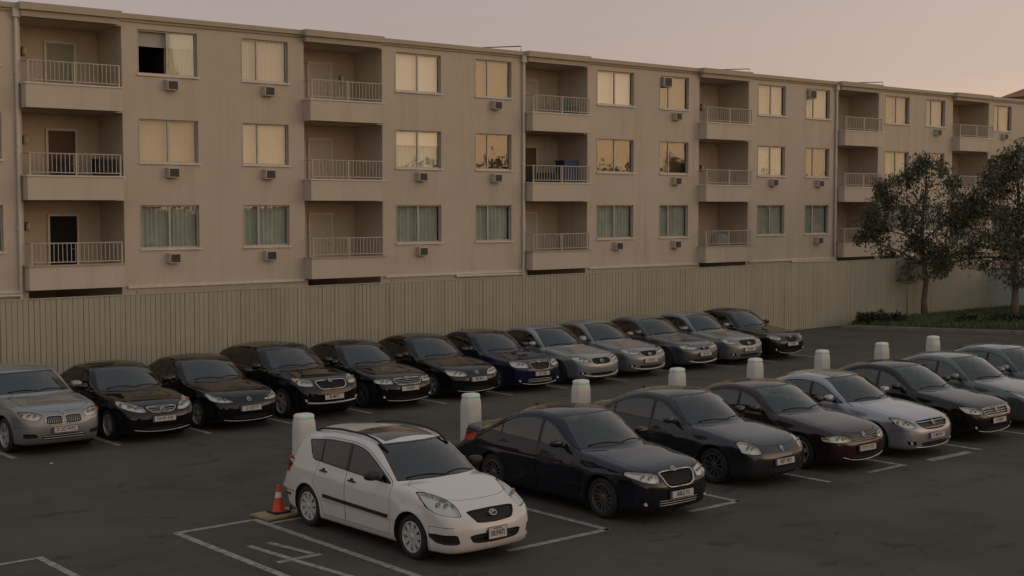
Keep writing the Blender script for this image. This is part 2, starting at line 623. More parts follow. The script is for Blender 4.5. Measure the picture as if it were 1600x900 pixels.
MB().box(X0 + .2, X1 - .2, BY + .25, BY + 13.9, TOP - .08, TOP - .02).build('roof', 'roof_gravel', bld)
# cornice: the long coping, stepped out over every balcony
segs = []
px = X0 - .1
for (a, b_) in BALC:
    segs.append((px, a - .10, 0))
    segs.append((a - .10, b_ - .12, 1))
    px = b_ - .12
segs.append((px, X1 + .1, 0))
for (a, b_, k) in segs:
    m_ = MB()
    if k:
        m_.box(a, b_, BY - .34, BY + .22, 10.37, 10.575)
        m_.box(a + .06, b_ - .06, BY - .24, BY - .002, 10.19, 10.366)
    else:
        m_.box(a + .001, b_ - .001, BY - .13, BY + .22, 10.41, 10.555)
        m_.box(a + .001, b_ - .001, BY - .06, BY - .002, 10.33, 10.406)
    m_.build('cornice', 'stucco_cornice', bld)
# base ledge and horizontal pipe under the ground floor windows
px = X0
for (a, b_) in BALC + [(X1, X1)]:
    if a - px > .5:
        MB().box(px + .06, a - .06, BY - .075, BY - .002, 2.40, 2.475).build('base_ledge', 'trim_white', bld)
        MB().box(px + .35, a - 1.3, BY - .035, BY - .002, 2.20, 2.325).build('vent_strip', 'stucco_cornice', bld)
    px = b_
for xq in (14.42, 33.27, 52.36):
    m_ = MB()
    m_.tube([(xq, BY - .075, 10.30), (xq, BY - .075, 2.2)], .055, 10)
    m_.box(xq - .10, xq + .10, BY - .17, BY - .003, 10.16, 10.40)
    for z in (8.6, 6.4, 4.2):
        m_.box(xq - .075, xq + .075, BY - .09, BY - .003, z, z + .045)
    m_.tube([(xq, BY - .075, 2.36), (xq - .06, BY - .085, 2.33), (xq - 3.2, BY - .085, 2.345)], .045, 8)
    m_.build('downpipe', 'pipe_paint', bld, R(40))
for (xa, ya, xb, zz) in ((33.55, 41.2, 34.5, 10.98), (46.9, 41.2, 48.0, 10.98), (57.0, 41.2, 58.2, 10.98)):
    m_ = MB()
    m_.tube([(xa, ya, TOP - .05), (xa, ya, zz - .02), (xb, 40.0, zz), (xb, 40.0, TOP - .05)], .022, 6)
    m_.build('roof_pipe', 'lamp_metal', bld, True)

# balconies: floor slab, parapet, cap and railing
bal_mesh = MB().box(-.0085, .0085, -.0085, .0085, 0, 1).mesh('baluster', 'railing_paint')
nbal = 0
PR = .46
for ci, (a, b_) in enumerate(BALC):
    for fi, zf in enumerate(FLOOR):
        zp = zf + .60
        o = MB()
        xe = b_ - .20
        o.box(a - .04, xe, BY - PR, BY - PR + .14, zf - .06, zp)
        o.box(a - .04, a + .10, BY - PR + .14, BY - .002, zf - .06, zp)
        o.box(xe - .14, xe, BY - PR + .14, BY - .002, zf - .06, zp)
        o.box(xe - .10, b_ - .002, BY + .001, BY + .13, zf + .001, zp - .003)
        o.box(a + .10, xe - .14, BY - PR + .14, BY + .03, zf - .06, zf + .04)
        bo = o.build('balcony', 'stucco_parapet', bld)
        o = MB()
        o.box(a - .07, xe + .03, BY - PR - .03, BY - PR + .17, zp + .002, zp + .045)
        o.box(a - .07, a + .13, BY - PR + .172, BY - .002, zp + .002, zp + .045)
        o.box(xe - .17, xe + .03, BY - PR + .172, BY - .002, zp + .002, zp + .045)
        o.build('parapet_cap', 'stucco_cornice' if fi == 2 else 'trim_white', bo)
        # railing
        yr = BY - PR + .07
        xa, xb, zt = a + .06, b_ - .27, zp + .66
        o = MB()
        o.tube([(xa, yr, zt), (xb, yr, zt)], .018, 6)
        o.tube([(xa, yr, zp + .12), (xb, yr, zp + .12)], .016, 6)
        o.tube([(xa, yr, zt), (xa, BY + .05, zt)], .02, 6)
        o.tube([(xb, yr, zt), (xb, BY + .05, zt)], .02, 6)
        for xp in (xa, (xa + xb) / 2, xb):
            o.box(xp - .022, xp + .022, yr - .02, yr + .02, zp + .046, zt - .01)
        n = 21
        joined = not (1 <= ci <= 4)
        ro = None
        if joined:
            for i in range(1, n):
                xq = xa + (xb - xa) * i / n
                o.box(xq - .011, xq + .011, yr - .011, yr + .011, zp + .12, zt)
        ro = o.build('railing', 'railing_paint', bld)
        if not joined:
            for i in range(1, n):
                bb = link('baluster', bal_mesh, ro, Vector((xa + (xb - xa) * i / n, yr, zp + .12)) - wloc(ro))
                bb.scale = (1, 1, zt - zp - .12)

# balcony doors: (balcony, floor) -> material; near-black panels paint in the shade of open doorways
DOORX = {0: 1.2, 1: 1.42, 2: 1.25, 3: 1.18, 4: .78, 5: .55, 6: 1.0}
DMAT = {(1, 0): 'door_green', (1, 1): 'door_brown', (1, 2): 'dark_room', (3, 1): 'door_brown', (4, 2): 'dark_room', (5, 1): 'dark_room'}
for ci, (a, b_) in enumerate(BALC):
    for fi, zf in enumerate(FLOOR):
        xd = a + DOORX[ci]
        yb = BY + BAY
        dm = DMAT.get((ci, fi), 'door_pale')
        w, hh = .84, 2.02
        d_ = MB().box(xd, xd + w, yb - .045, yb - .004, zf + .04, zf + hh).build('door', dm, bld)
        m_ = MB()
        m_.box(xd - .07, xd - .001, yb - .06, yb - .003, zf + .04, zf + hh + .07)
        m_.box(xd + w + .001, xd + w + .07, yb - .06, yb - .003, zf + .04, zf + hh + .07)
        m_.box(xd, xd + w, yb - .06, yb - .003, zf + hh + .001, zf + hh + .07)
        m_.build('door_frame', 'trim_white', d_)
        MB().tube([(xd + w - .08, yb - .05, zf + 1.02), (xd + w - .08, yb - .09, zf + 1.02), (xd + w - .2, yb - .09, zf + 1.02)], .012, 6).build('handle', 'aluminium', d_, True)

simple('sheer_grey', (.50, .53, .49), .85, var=.06, scale=2)
# windows
BLIND = {0: ['cream', 'cream', 'half', 'cream', 'bright', 'tan', 'bright', 'tan', 'cream2', 'cream', 'cream', 'cream2', 'cream', 'cream'],
         1: ['vert', 'vert', 'vert', 'vert', 'glassy2', 'glassy', 'glassy', 'glassy', 'glassy2', 'glassy', 'glassy2', 'glassy2', 'glassy', 'glassy'],
         2: ['green'] * 14}
def drape(x0, x1, y, z0, z1, folds, amp, mat, name, parent, smooth=True):
    n = max(8, folds * 6)
    m_ = MB()
    V = []
    for zz in (z0, z1):
        for i in range(n + 1):
            t = i / n
            ph = t * folds * 2 * math.pi
            V.append((x0 + (x1 - x0) * t, y + amp * math.sin(ph + .6 * math.sin(ph * .37)), zz))
    m_.add(V, [(i, i + 1, n + 2 + i, n + 1 + i) for i in range(n)])
    return m_.build(name, mat, parent, smooth)
def slats(x0, x1, y, z0, z1, mat, parent):
    m_ = MB()
    n = int((x1 - x0) / .089)
    w = (x1 - x0) / n
    for i in range(n):
        xa = x0 + i * w
        m_.add([(xa, y, z0), (xa + w * .98, y + .004, z0), (xa + w * .98, y + .004, z1), (xa, y, z1)], [(0, 1, 2, 3)])
    return m_.build('blind', mat, parent)
for ci, (a, b_, fr) in enumerate(WCOL):
    for fi, (z0, z1) in enumerate(WZ):
        y = BY + .085
        xm = a + (b_ - a) * fr
        m_ = MB()
        t = .045
        m_.box(a + .001, b_ - .001, y, y + .05, z1 - t, z1 - .001)
        m_.box(a + .001, b_ - .001, y, y + .05, z0 + .001, z0 + t)
        m_.box(a + .001, a + t, y + .001, y + .049, z0 + t, z1 - t)
        m_.box(b_ - t, b_ - .001, y + .001, y + .049, z0 + t, z1 - t)
        m_.box(xm - .03, xm + .03, y - .012, y + .048, z0 + t, z1 - t)
        w_ = m_.build('window', 'aluminium', bld)
        pns = ((a + t, xm - .03, .012), (xm + .03, b_ - t, .030))
        if BLIND[fi][ci] == 'half':
            pns = ((xm + .06, b_ - t - .03, .012), (xm + .03, b_ - t, .030))      # the left sash is slid open
        for (pa, pb, dy) in pns:
            MB().box(pa, pb, y + dy, y + dy + .005, z0 + t, z1 - t).build('pane', 'house_glass', w_)
        MB().box(a - .05, b_ + .05, BY - .055, y - .001, z0 - .055, z0 - .002).build('sill', 'trim_white', w_)
        MB().box(a - .03, a + .002, BY - .012, BY + .08, z0 - .001, z1 + .03).build('casing', 'aluminium', w_)
        kind = BLIND[fi][ci]
        yc = y + .14
        za, zb_ = z0 + .02, z1 - .02
        if kind in ('bright', 'tan', 'cream2'):
            MB().box(a + .02, b_ - .02, yc, yc + .008, za, zb_).build('blind', {'cream2': 'blind_cream', 'tan': 'blind_tan', 'bright': 'blind_bright'}[kind], w_)
        elif kind == 'cream':
            slats(a + .02, b_ - .02, yc, za, zb_, {'cream': 'blind_cream', 'cream2': 'blind_cream', 'tan': 'blind_tan', 'bright': 'blind_bright'}[kind], w_)
        elif kind == 'vert':
            slats(a + .02, b_ - .02, yc, za, zb_, 'blind_cream', w_)
        elif kind == 'half':
            MB().box(a + .02, b_ - .02, yc, yc + .02, z1 - .48, zb_).build('blind', 'blind_grey', w_)
            drape(xm + .02, b_ - .02, yc + .1, za, zb_, 7, .02, 'blind_tan', 'curtain', w_)
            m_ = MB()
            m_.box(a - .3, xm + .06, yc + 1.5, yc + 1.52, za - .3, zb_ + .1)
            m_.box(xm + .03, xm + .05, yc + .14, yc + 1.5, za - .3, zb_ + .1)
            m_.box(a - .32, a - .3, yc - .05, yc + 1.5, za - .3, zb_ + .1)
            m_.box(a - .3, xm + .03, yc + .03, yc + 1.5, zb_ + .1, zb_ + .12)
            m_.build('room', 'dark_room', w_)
        elif kind == 'glassy':
            MB().box(a + .02, b_ - .02, yc + .1, yc + .12, za, zb_).build('curtain', 'unlit_room_brown', w_)  # flat sheet, no real curtain: the unlit room's shade is in its colour
        elif kind == 'glassy2' and ci == 4:
            MB().box(a + .02, b_ - .02, yc - .03, yc - .01, z0 + .78, zb_).build('blind', 'blind_bright', w_)
            drape(a + .02, b_ - .02, yc + .05, za, zb_, 12, .02, 'sheer_grey', 'curtain', w_)
        elif kind == 'glassy2':
            drape(a + .02, b_ - .02, yc, za, zb_, 12, .02, 'blind_cream' if ci == 4 else 'curtain_green', 'curtain', w_)
        else:
            drape(a + .02, b_ - .02, yc, za, zb_, 9 + (ci * 7) % 5, .028, 'curtain_green', 'curtain', w_)

# air conditioners
FLN = ['top', 'middle', 'ground']
COLN = {2: 'first window right of the leftmost balconies', 3: 'second window right of the leftmost balconies', 4: 'first window right of the second balconies', 5: 'second window right of the second balconies',
        6: 'first window right of the third balconies', 7: 'second window right of the third balconies', 8: 'first window right of the fourth balconies', 9: 'second window right of the fourth balconies',
        10: 'first window right of the fifth balconies', 11: 'second window right of the fifth balconies', 12: 'rightmost window'}
AC = [(0, 2), (0, 3), (0, 5), (0, 7), (0, 11), (0, 12), (1, 2), (1, 3), (1, 4), (1, 5), (1, 7), (1, 8), (1, 9), (2, 2), (2, 3), (2, 4), (2, 6), (2, 7), (2, 9)]
def ac_unit(loc, label, w=.37, h=.31, dep=.23):
    x, y, z = loc
    u = empty('air_conditioner', (x, y, z), label, 'air conditioner', 'wall air conditioners on the facade')
    c = MB().box(-w / 2, w / 2, -dep, -.001, 0, h).mesh('case', 'ac_case')
    link('case', bevel_mesh(c, .012, 1), u)
    g = MB()
    g.box(-w / 2 + .035, w / 2 - .035, -dep - .006, -dep + .002, .035, h - .035)
    go = g.build('vent_panel', 'ac_grille', u, off=(0, 0, 0))
    for i in range(5):
        zz = .05 + i * (h - .1) / 4.2
        MB().box(-w / 2 + .035, w / 2 - .035, -dep - .014, -dep - .0065, zz, zz + .012).build('slat', 'ac_grille', go, off=(0, 0, 0))
    return u
for fi, ci in AC:
    a, b_, fr = WCOL[ci]
    ac_unit(((a + b_) / 2 + .04, BY, WZ[fi][0] - .46), 'air conditioner under the %s floor %s' % (FLN[fi], COLN[ci]))
for ci in (7, 9):
    a, b_, fr = WCOL[ci]
    ac_unit((a + .32, BY + .09, WZ[0][1] - .46), 'air conditioner inside the top floor %s' % COLN[ci], .46, .40, .25)

# balcony wall lamps
BN = {1: 'leftmost', 2: 'second', 3: 'third', 4: 'fourth', 5: 'fifth'}
for ci, fi, dx, zl in ((1, 0, .74, 1.72), (1, 1, .72, 1.72), (1, 2, .74, 1.72), (2, 0, 2.55, 1.55), (4, 0, 2.05, 1.45), (4, 1, 2.05, 1.40), (5, 0, 1.75, 1.35)):
    a = BALC[ci][0]
    lo = empty('wall_lamp', (a + dx, BY + BAY, FLOOR[fi] + zl), 'small wall lamp on the back wall of the %s %s floor balcony' % (BN[ci], FLN[fi]), 'lamp', 'balcony wall lamps')
    MB().box(-.06, .06, -.04, -.002, -.13, .13).build('bracket', 'lamp_metal', lo, off=(0, 0, 0))
    m_ = MB()
    m_.lathe([(.0, .12), (.06, .11), (.075, .02), (.07, -.12), (.0, -.13)], 12, 'z', (0, -.11, 0))
    m_.build('shade', 'lamp_glass', lo, True, off=(0, 0, 0))

# things left on the balconies
def chair(loc, label, mat, rz=0):
    c = empty('balcony_chair', loc, label, 'chair', None, rz)
    MB().box(-.24, .24, -.22, .24, .40, .45).build('seat', mat, c, off=(0, 0, 0))
    MB().add([(-.24, .22, .45), (.24, .22, .45), (.24, .26, .45), (-.24, .26, .45), (-.24, .32, .98), (.24, .32, .98), (.24, .35, .98), (-.24, .35, .98)],
             [(0, 1, 5, 4), (1, 2, 6, 5), (2, 3, 7, 6), (3, 0, 4, 7), (4, 5, 6, 7)]).build('backrest', mat, c, off=(0, 0, 0))
    for sx in (-.21, .21):
        MB().tube([(sx, -.2, 0), (sx, -.2, .62), (sx, .2, .64)], .014, 6).build('leg', 'lamp_metal', c, True, off=(0, 0, 0))
        MB().tube([(sx, .24, 0), (sx, .24, .42)], .014, 6).build('leg', 'lamp_metal', c, True, off=(0, 0, 0))
    return c
def yb(d): return BY - PR + .14 + d
chair((15.9, yb(.5), FLOOR[1] + .16), 'dark slatted chair on the leftmost middle balcony before the brown door', 'fabric_black', 0)
st = empty('storage_box', (17.05, yb(.45), FLOOR[1] + .04), 'black upright storage box at the right end of the leftmost middle balcony', 'storage box')
MB().box(-.30, .30, -.2, .2, 0, 1.06).build('case', 'fabric_black', st, off=(0, 0, 0))
MB().box(-.32, .32, -.22, .22, 1.062, 1.11).build('lid', 'plastic_black', st, off=(0, 0, 0))
chair((35.9, yb(.5), FLOOR[0] + .30), 'green folding camp chair on the third top floor balcony', 'fabric_green', 0)
bp = empty('balcony_plant', (34.9, yb(.45), FLOOR[0] + .04), 'small leafless potted plant on the third top floor balcony', 'plant')
m_ = MB()
for i in range(9):
    aa = rng.uniform(0, 6.28)
    m_.tube([(0, 0, .3), (.12 * math.cos(aa), .06 * math.sin(aa), .65), (.3 * math.cos(aa), .12 * math.sin(aa), .85 + .35 * rng.random())], .010, 5)
m_.build('branch', 'bark', bp, True, off=(0, 0, 0))
MB().lathe([(.10, 0), (.16, .32), (.13, .32), (.12, .28), (0, .27)], 14).build('pot', 'terracotta', bp, True, off=(0, 0, 0))
st = empty('storage_box', (36.05, yb(.9), FLOOR[1] + .04), 'blue plastic cabinet on the third middle balcony', 'storage box')
MB().box(-.36, .36, -.25, .25, 0, 1.42).build('case', 'plastic_blue', st, off=(0, 0, 0))
MB().box(-.38, .38, -.27, .27, 1.422, 1.48).build('lid', 'plastic_blue', st, off=(0, 0, 0))
so = empty('balcony_sofa', (34.7, yb(.5), FLOOR[1] + .04), 'dark blue grey sofa behind the railing of the third middle balcony', 'sofa')
MB().box(-.9, .9, -.35, .3, .12, .62).build('seat', 'plastic_blue', so, off=(0, 0, 0))
MB().box(-.9, .9, .302, .5, .12, .98).build('backrest', 'fabric_black', so, off=(0, 0, 0))
for sx in (-.8, .8):
    MB().box(sx - .05, sx + .05, -.3, -.2, 0, .118).build('leg', 'plastic_black', so, off=(0, 0, 0))
gr = empty('covered_grill', (44.6, yb(.5), FLOOR[2] + .04), 'round grey covered grill on the fourth ground floor balcony', 'grill')
m_ = MB()
m_.lathe([(.42, .0), (.44, .5), (.43, .75), (.36, .98), (.2, 1.08), (0, 1.1)], 18)
m_.build('cover', 'cloth_grey', gr, True, off=(0, 0, 0))
MB().box(.46, .95, -.18, .18, .62, .66).build('side_shelf', 'lamp_metal', gr, off=(0, 0, 0))

# ------------------------------------------------------------------ right hand end: kerbed lawn, garden wall, trees, far house
kp = [(44.9, 32.6), (45.6, 31.2), (46.6, 29.2), (47.7, 27.2), (49.2, 24.4), (51.5, 20.0), (54, 15)]
km = MB()
V, F = [], []
for i, p_ in enumerate(kp):
    a_ = Vector(kp[max(0, i - 1)]); c_ = Vector(kp[min(len(kp) - 1, i + 1)])
    t_ = (c_ - a_).normalized()
    n_ = Vector((-t_.y, t_.x))
    if n_.x < 0: n_ = -n_
    for (o_, z_) in ((0, 0), (.015, .125), (.04, .14), (.20, .14), (.20, .0)):
        V.append((p_[0] + n_.x * o_, p_[1] + n_.y * o_, z_))
for i in range(len(kp) - 1):
    for j in range(4):
        F.append((i * 5 + j, i * 5 + j + 1, (i + 1) * 5 + j + 1, (i + 1) * 5 + j))
km.add(V, F)
tag(km.build('kerb', 'kerb_concrete', None, R(30)), kind='structure')
lw = MB()
gx0 = [p_[0] + .19 for p_ in kp]
V, F = [], []
nu = 16
for i, p_ in enumerate(kp):
    for j in range(nu + 1):
        u = j / nu
        xx = gx0[i] + (62 - gx0[i]) * u
        yy = p_[1] + (.85 if i == 0 else .06) * u
        V.append((xx, yy, .12 + .10 * math.sin(math.pi * min(1, u * 4) / 2) + .03 * math.sin(xx * 1.7 + yy)))
for i in range(len(kp) - 1):
    for j in range(nu):
        F.append((i * (nu + 1) + j, i * (nu + 1) + j + 1, (i + 1) * (nu + 1) + j + 1, (i + 1) * (nu + 1) + j))
lw.add(V, F)
tag(lw.build('lawn', 'soil', None, True), kind='structure')
# grass blades and a low ground cover
def blades(name, n, area, hgt, wid, mat, label, cat):
    xy = []
    while len(xy) < n:
        x = rng.uniform(45.2, 58); y = rng.uniform(17, 32.6)
        # right of the kerb line
        for i in range(len(kp) - 1):
            (xa, ya), (xb, yb_) = kp[i], kp[i + 1]
            if yb_ <= y <= ya:
                xl = xa + (xb - xa) * (y - ya) / (yb_ - ya) + .28
                break
        else:
            xl = 45.2
        if x > xl and area(x - xl, y):
            xy.append((x, y, min(.22, .14 + .03 * (x - xl))))
    P = np.array(xy)
    h_ = hgt * rng.uniform(.5, 1.2, n)
    a = rng.uniform(0, 6.283, n)
    lx, ly = rng.normal(0, .35, n) * h_, rng.normal(0, .35, n) * h_
    c, s_ = np.cos(a) * wid, np.sin(a) * wid
    v = np.empty((n, 3, 3))
    v[:, 0] = P + np.stack([c, s_, 0 * c - .02], 1)
    v[:, 1] = P + np.stack([-c, -s_, 0 * c - .02], 1)
    v[:, 2] = P + np.stack([lx, ly, h_], 1)
    me = bpy.data.meshes.new(name)
    me.from_pydata(v.reshape(-1, 3).tolist(), [], [(3 * i, 3 * i + 1, 3 * i + 2) for i in range(n)])
    me.materials.append(MATS[mat])
    tag(link(name, me), label, cat, kind='stuff')
blades('grass', 42000, lambda u, y: True, .16, .022, 'grass_blade', 'short dull green grass on the kerbed bed', 'grass')
leafmat('hedge_leaf', (.018, .022, .009), (.05, .056, .024))
def leaves(name, clumps, n, size, mat, parent=None, off=(0, 0, 0), droop=.3, aspect=.3):
    vol = np.array([c[3] * c[4] * c[5] for c in clumps]) ** .75
    pick = rng.choice(len(clumps), n, p=vol / vol.sum())
    C = np.array(clumps)
    d = rng.normal(size=(n, 3)); d /= np.linalg.norm(d, axis=1)[:, None]
    r = rng.uniform(.15, 1.0, n) ** .55
    # inner twig clusters so the crown breaks into sprays with gaps
    P = C[pick, :3] + d * r[:, None] * C[pick, 3:6]
    ns = max(8, n // 26)
    seeds = P[rng.choice(n, ns, replace=False)]
    near = rng.integers(0, ns, n)
    # snap each leaf towards the closest of a few seeds
    cand = seeds[rng.integers(0, ns, (n, 14))]
    dist = np.linalg.norm(cand - P[:, None], axis=2)
    best = cand[np.arange(n), dist.argmin(1)]
    P = best + (P - best) * rng.uniform(.12, .75, n)[:, None]
    ax = rng.normal(size=(n, 3)); ax[:, 2] -= droop * 2
    ax /= np.linalg.norm(ax, axis=1)[:, None]
    sd = np.cross(ax, rng.normal(size=(n, 3))); sd /= np.linalg.norm(sd, axis=1)[:, None]
    ln = size * rng.uniform(.6, 1.35, n)
    wd = ln * aspect
    v = np.empty((n, 4, 3))
    v[:, 0] = P
    v[:, 1] = P + ax * (ln * .45)[:, None] + sd * (wd * .5)[:, None]
    v[:, 2] = P + ax * ln[:, None]
    v[:, 3] = P + ax * (ln * .45)[:, None] - sd * (wd * .5)[:, None]
    me = bpy.data.meshes.new(name)
    me.from_pydata((v.reshape(-1, 3) - np.array(off)).tolist(), [], [(4 * i, 4 * i + 1, 4 * i + 2, 4 * i + 3) for i in range(n)])
    me.materials.append(MATS[mat])
    return link(name, me, parent)
def shrub(loc, label, clumps, n):
    s_ = empty('shrub', loc, label, 'shrub', 'shrubs on the lawn')
    leaves('foliage', clumps, n, .11, 'hedge_leaf', s_, droop=-.2, aspect=.5)
    m_ = MB()
    for c in clumps:
        m_.tube([(c[0] * .5, c[1] * .5, 0), (c[0], c[1], c[2])], [.03, .012], 5)
    m_.build('stem', 'bark', s_, True, off=(0, 0, 0))
shrub((46.5, 31.9, .16), 'dark clipped shrub at the fence end of the lawn', [(-.6, .3, .22, .5, .45, .28), (0, 0, .24, .55, .45, .30), (.6, -.3, .20, .5, .45, .26)], 1900)
shrub((50.2, 28.7, .2), 'low spreading dark shrub between the two trees', [(-1.2, .9, .14, .8, .6, .22), (0, 0, .17, .8, .7, .25), (1.0, -1.1, .15, .8, .7, .2), (.6, -.2, .17, .7, .7, .23)], 2300)

def tree(label, base, trunk, clumps, n):
    t = empty('eucalyptus_tree', base, label, 'tree', 'trees on the kerbed lawn')
    m_ = MB()
    tp = [Vector(p_[:3]) for p_ in trunk]
    m_.tube(tp, [p_[3] for p_ in trunk], 10)
    for c in clumps:
        cc = Vector(c[:3])
        # leave the trunk below the clump
        k = min([i_ for i_ in range(len(tp)) if tp[i_].z > 1.9], key=lambda i: abs(tp[i].z - (cc.z - .35 * (cc - Vector((tp[-1].x, tp[-1].y, cc.z))).length - .3)))
        s0 = tp[k]
        r0 = max(.022, trunk[k][3] * .5)
        mid = s0.lerp(cc, .5) + Vector((rng.normal() * .08, rng.normal() * .08, .12))
        m_.tube([s0, mid, cc], [r0, r0 * .6, r0 * .25], 6)
        for _ in range(9):
            dv = Vector(rng.normal(size=3)).normalized()
            e = cc + Vector((dv.x * c[3], dv.y * c[4], dv.z * c[5])) * .85
            st_ = mid.lerp(cc, rng.uniform(.2, 1))
            m_.tube([st_, st_.lerp(e, .5) + Vector((0, 0, .06)), e], [r0 * .32, r0 * .2, .005], 4)
    m_.build('trunk', 'bark', t, True, off=(0, 0, 0))
    leaves('crown', clumps, n, .19, 'eucalyptus_leaf', t, droop=.45, aspect=.26)
    return t
# clump offsets: along the picture's horizontal (u), depth (w) and up (z)
ur, wr_ = Vector((.7615, -.648, 0)), Vector((.648, .7615, 0))
def clump(u, w, z, ru, rz):
    p_ = ur * u + wr_ * w
    return (p_.x, p_.y, z, ru, ru, rz)
s1 = 36.2 / 1.0
def cl(pxs, cx, by, sc_):
    out = []
    for i, (x, y, rx, ry) in enumerate(pxs):
        out.append(clump((x - cx) / sc_, ((i * 37) % 11 - 5) * .16, (by - y) / sc_, rx / sc_, ry / sc_))
    return out
T1 = cl([(1408, 262, 24, 20), (1392, 285, 24, 18), (1450, 262, 16, 20), (1458, 292, 16, 18), (1352, 300, 20, 22), (1372, 322, 22, 20), (1335, 345, 22, 24), (1325, 378, 18, 14), (1360, 365, 26, 24),
         (1398, 345, 24, 24), (1425, 318, 18, 16), (1452, 352, 26, 22), (1410, 385, 26, 20), (1375, 412, 22, 20), (1392, 440, 14, 12), (1445, 400, 26, 22), (1462, 425, 16, 16), (1440, 432, 18, 12), (1480, 330, 18, 20), (1365, 425, 14, 14)], 1424, 497, 36.2)
tree('slender dull green tree left of the two on the kerbed lawn', (51.2, 32.9, .2),
     [(0, 0, -.05, .16), (-.02, .02, .6, .125), (.05, -.04, 1.5, .11), (-.06, .05, 2.2, .10), (-.16, .10, 3.1, .085), (-.1, .1, 4.2, .065), (.0, .02, 5.4, .045), (-.05, .0, 6.6, .02)], T1, 13500)
T2 = cl([(1572, 240, 22, 20), (1550, 262, 24, 18), (1590, 268, 26, 22), (1528, 290, 22, 18), (1505, 318, 22, 16), (1560, 300, 30, 24), (1605, 310, 28, 28), (1530, 335, 28, 24), (1500, 355, 24, 22), (1580, 350, 34, 26),
         (1620, 360, 30, 30), (1545, 378, 30, 24), (1508, 392, 26, 20), (1590, 400, 30, 24), (1552, 418, 20, 14), (1528, 425, 16, 12), (1630, 410, 26, 26), (1602, 440, 20, 16), (1640, 290, 26, 30), (1488, 420, 16, 12), (1575, 452, 18, 12)], 1582, 507, 37.8)
tree('fuller dark green tree right of the two on the kerbed lawn', (52.4, 29.4, .2),
     [(0, 0, -.05, .19), (.03, .02, .7, .15), (-.03, -.02, 1.6, .13), (.05, .02, 2.5, .115), (.10, .02, 3.5, .095), (.05, -.05, 4.6, .07), (0, 0, 5.8, .045), (0, 0, 6.9, .02)], T2, 18000)
sp_ = empty('sapling', (49.6, 32.7, .18), 'thin bare sapling stem between the fence and the left tree', 'sapling')
MB().tube([(0, 0, -.05), (.02, .01, .9), (-.01, .02, 1.8)], [.03, .025, .02], 7).build('stem', 'bark', sp_, True, off=(0, 0, 0))
leaves('foliage', [(0, 0, 1.95, .3, .3, .25), (.1, .1, 2.2, .22, .22, .22)], 160, .14, 'eucalyptus_leaf', sp_)

gw_ = empty('garden_wall', (58.0, 33.0, 0), 'low white garden wall with terracotta coping behind the trees', 'wall')
MB().box(58.0, 58.2, 14, BY - .6, 0, 1.93).build('wall', 'wall_white', gw_)
for i in range(38):
    yy = 14.3 + i * .62
    MB().box(57.95, 58.25, yy, yy + .61, 1.932, 2.0).build('coping', 'terracotta', gw_)
fl = MB().box(58.3, 130, -60, 120, -.1, .06)

hs = empty('tiled_house', (103, 53, 0), 'distant house with red tiled roof beyond the right end of the building', 'house')
hx0, hx1, hy0, hy1, hz = 95, 112, 51, 55, 13.15
MB().box(hx0 + .6, hx1 - .6, hy0 + .6, hy1 - .6, 0, hz - .2).build('wall', 'stucco', hs)
m_ = MB()
cxh, cyh = (hx0 + hx1) / 2, (hy0 + hy1) / 2
m_.add([(hx0, hy0, hz - .2), (hx1, hy0, hz - .2), (hx1, hy1, hz - .2), (hx0, hy1, hz - .2), (hx0 + 1.6, cyh, hz + .75), (hx1 - 1.6, cyh, hz + .75)], [(0, 1, 5, 4), (1, 2, 5), (2, 3, 4, 5), (3, 0, 4), (0, 3, 2, 1)])
m_.build('roof', 'terracotta', hs)
for i in range(3):
    wq = MB().box(hx0 + 2 + i * 5, hx0 + 3.6 + i * 5, hy0 + .55, hy0 + .598, 9.5, 11).build('window', 'aluminium', hs)
    MB().box(hx0 + 2.1 + i * 5, hx0 + 3.5 + i * 5, hy0 + .53, hy0 + .548, 9.6, 10.9).build('pane', 'curtain_green', wq)

# trees behind the camera: the dark skyline mirrored in the middle-floor windows
tm = []
for i in range(40):
    x = 92 + i * 3.4 + rng.uniform(-2, 2)
    hgt = rng.uniform(8.8, 11.2) * (1.12 if i % 7 == 3 else 1)
    rr = rng.uniform(1.6, 3.4)
    tm += [(x, -46 + rng.uniform(-6, 6), hgt * .45, rr, rr, hgt * .45), (x + rng.uniform(-1.5, 1.5), -46, hgt * .85, rr * .55, rr * .55, hgt * .22)]
for i in range(26):  # unseen low trees added to keep horizon glow out of the ground-floor panes
    x, hgt, rr = 14 + i * 3.1, rng.uniform(5.6, 6.9), rng.uniform(1.8, 2.6)
    tm.append((x, -46 + rng.uniform(-3, 3), hgt * .5, rr, rr, hgt * .5))
tag(leaves('tree_line', tm, 52000, .55, 'tree_far', droop=0, aspect=.8), 'far dark tree line beyond the car park mirrored in the windows', 'trees', kind='stuff')

# ------------------------------------------------------------------ charging posts, cone, board, cable
post_h = 1.42
def post_body():
    bm = bmesh.new()
    n = 24
    rows = [(0, .185, .135), (.05, .185, .135), (.6, .182, .133), (1.2, .177, .129), (1.30, .170, .123), (1.345, .156, .111)]
    prev = None
    for (z, rx, ry) in rows:
        ring = []
        for k in range(n):
            t = 2 * math.pi * k / n
            e = .42
            ring.append(bm.verts.new((rx * math.copysign(abs(math.cos(t)) ** e, math.cos(t)), ry * math.copysign(abs(math.sin(t)) ** e, math.sin(t)), z)))
        if prev:
            for k in range(n):
                bm.faces.new((prev[k], prev[(k + 1) % n], ring[(k + 1) % n], ring[k]))
        prev = ring
    bm.faces.new(prev)
    me = bpy.data.meshes.new('housing')
    bm.to_mesh(me); bm.free()
    me.materials.append(MATS['post_white'])
    me.polygons.foreach_set('use_smooth', [True] * len(me.polygons))
    me.set_sharp_from_angle(angle=R(45))
    return me
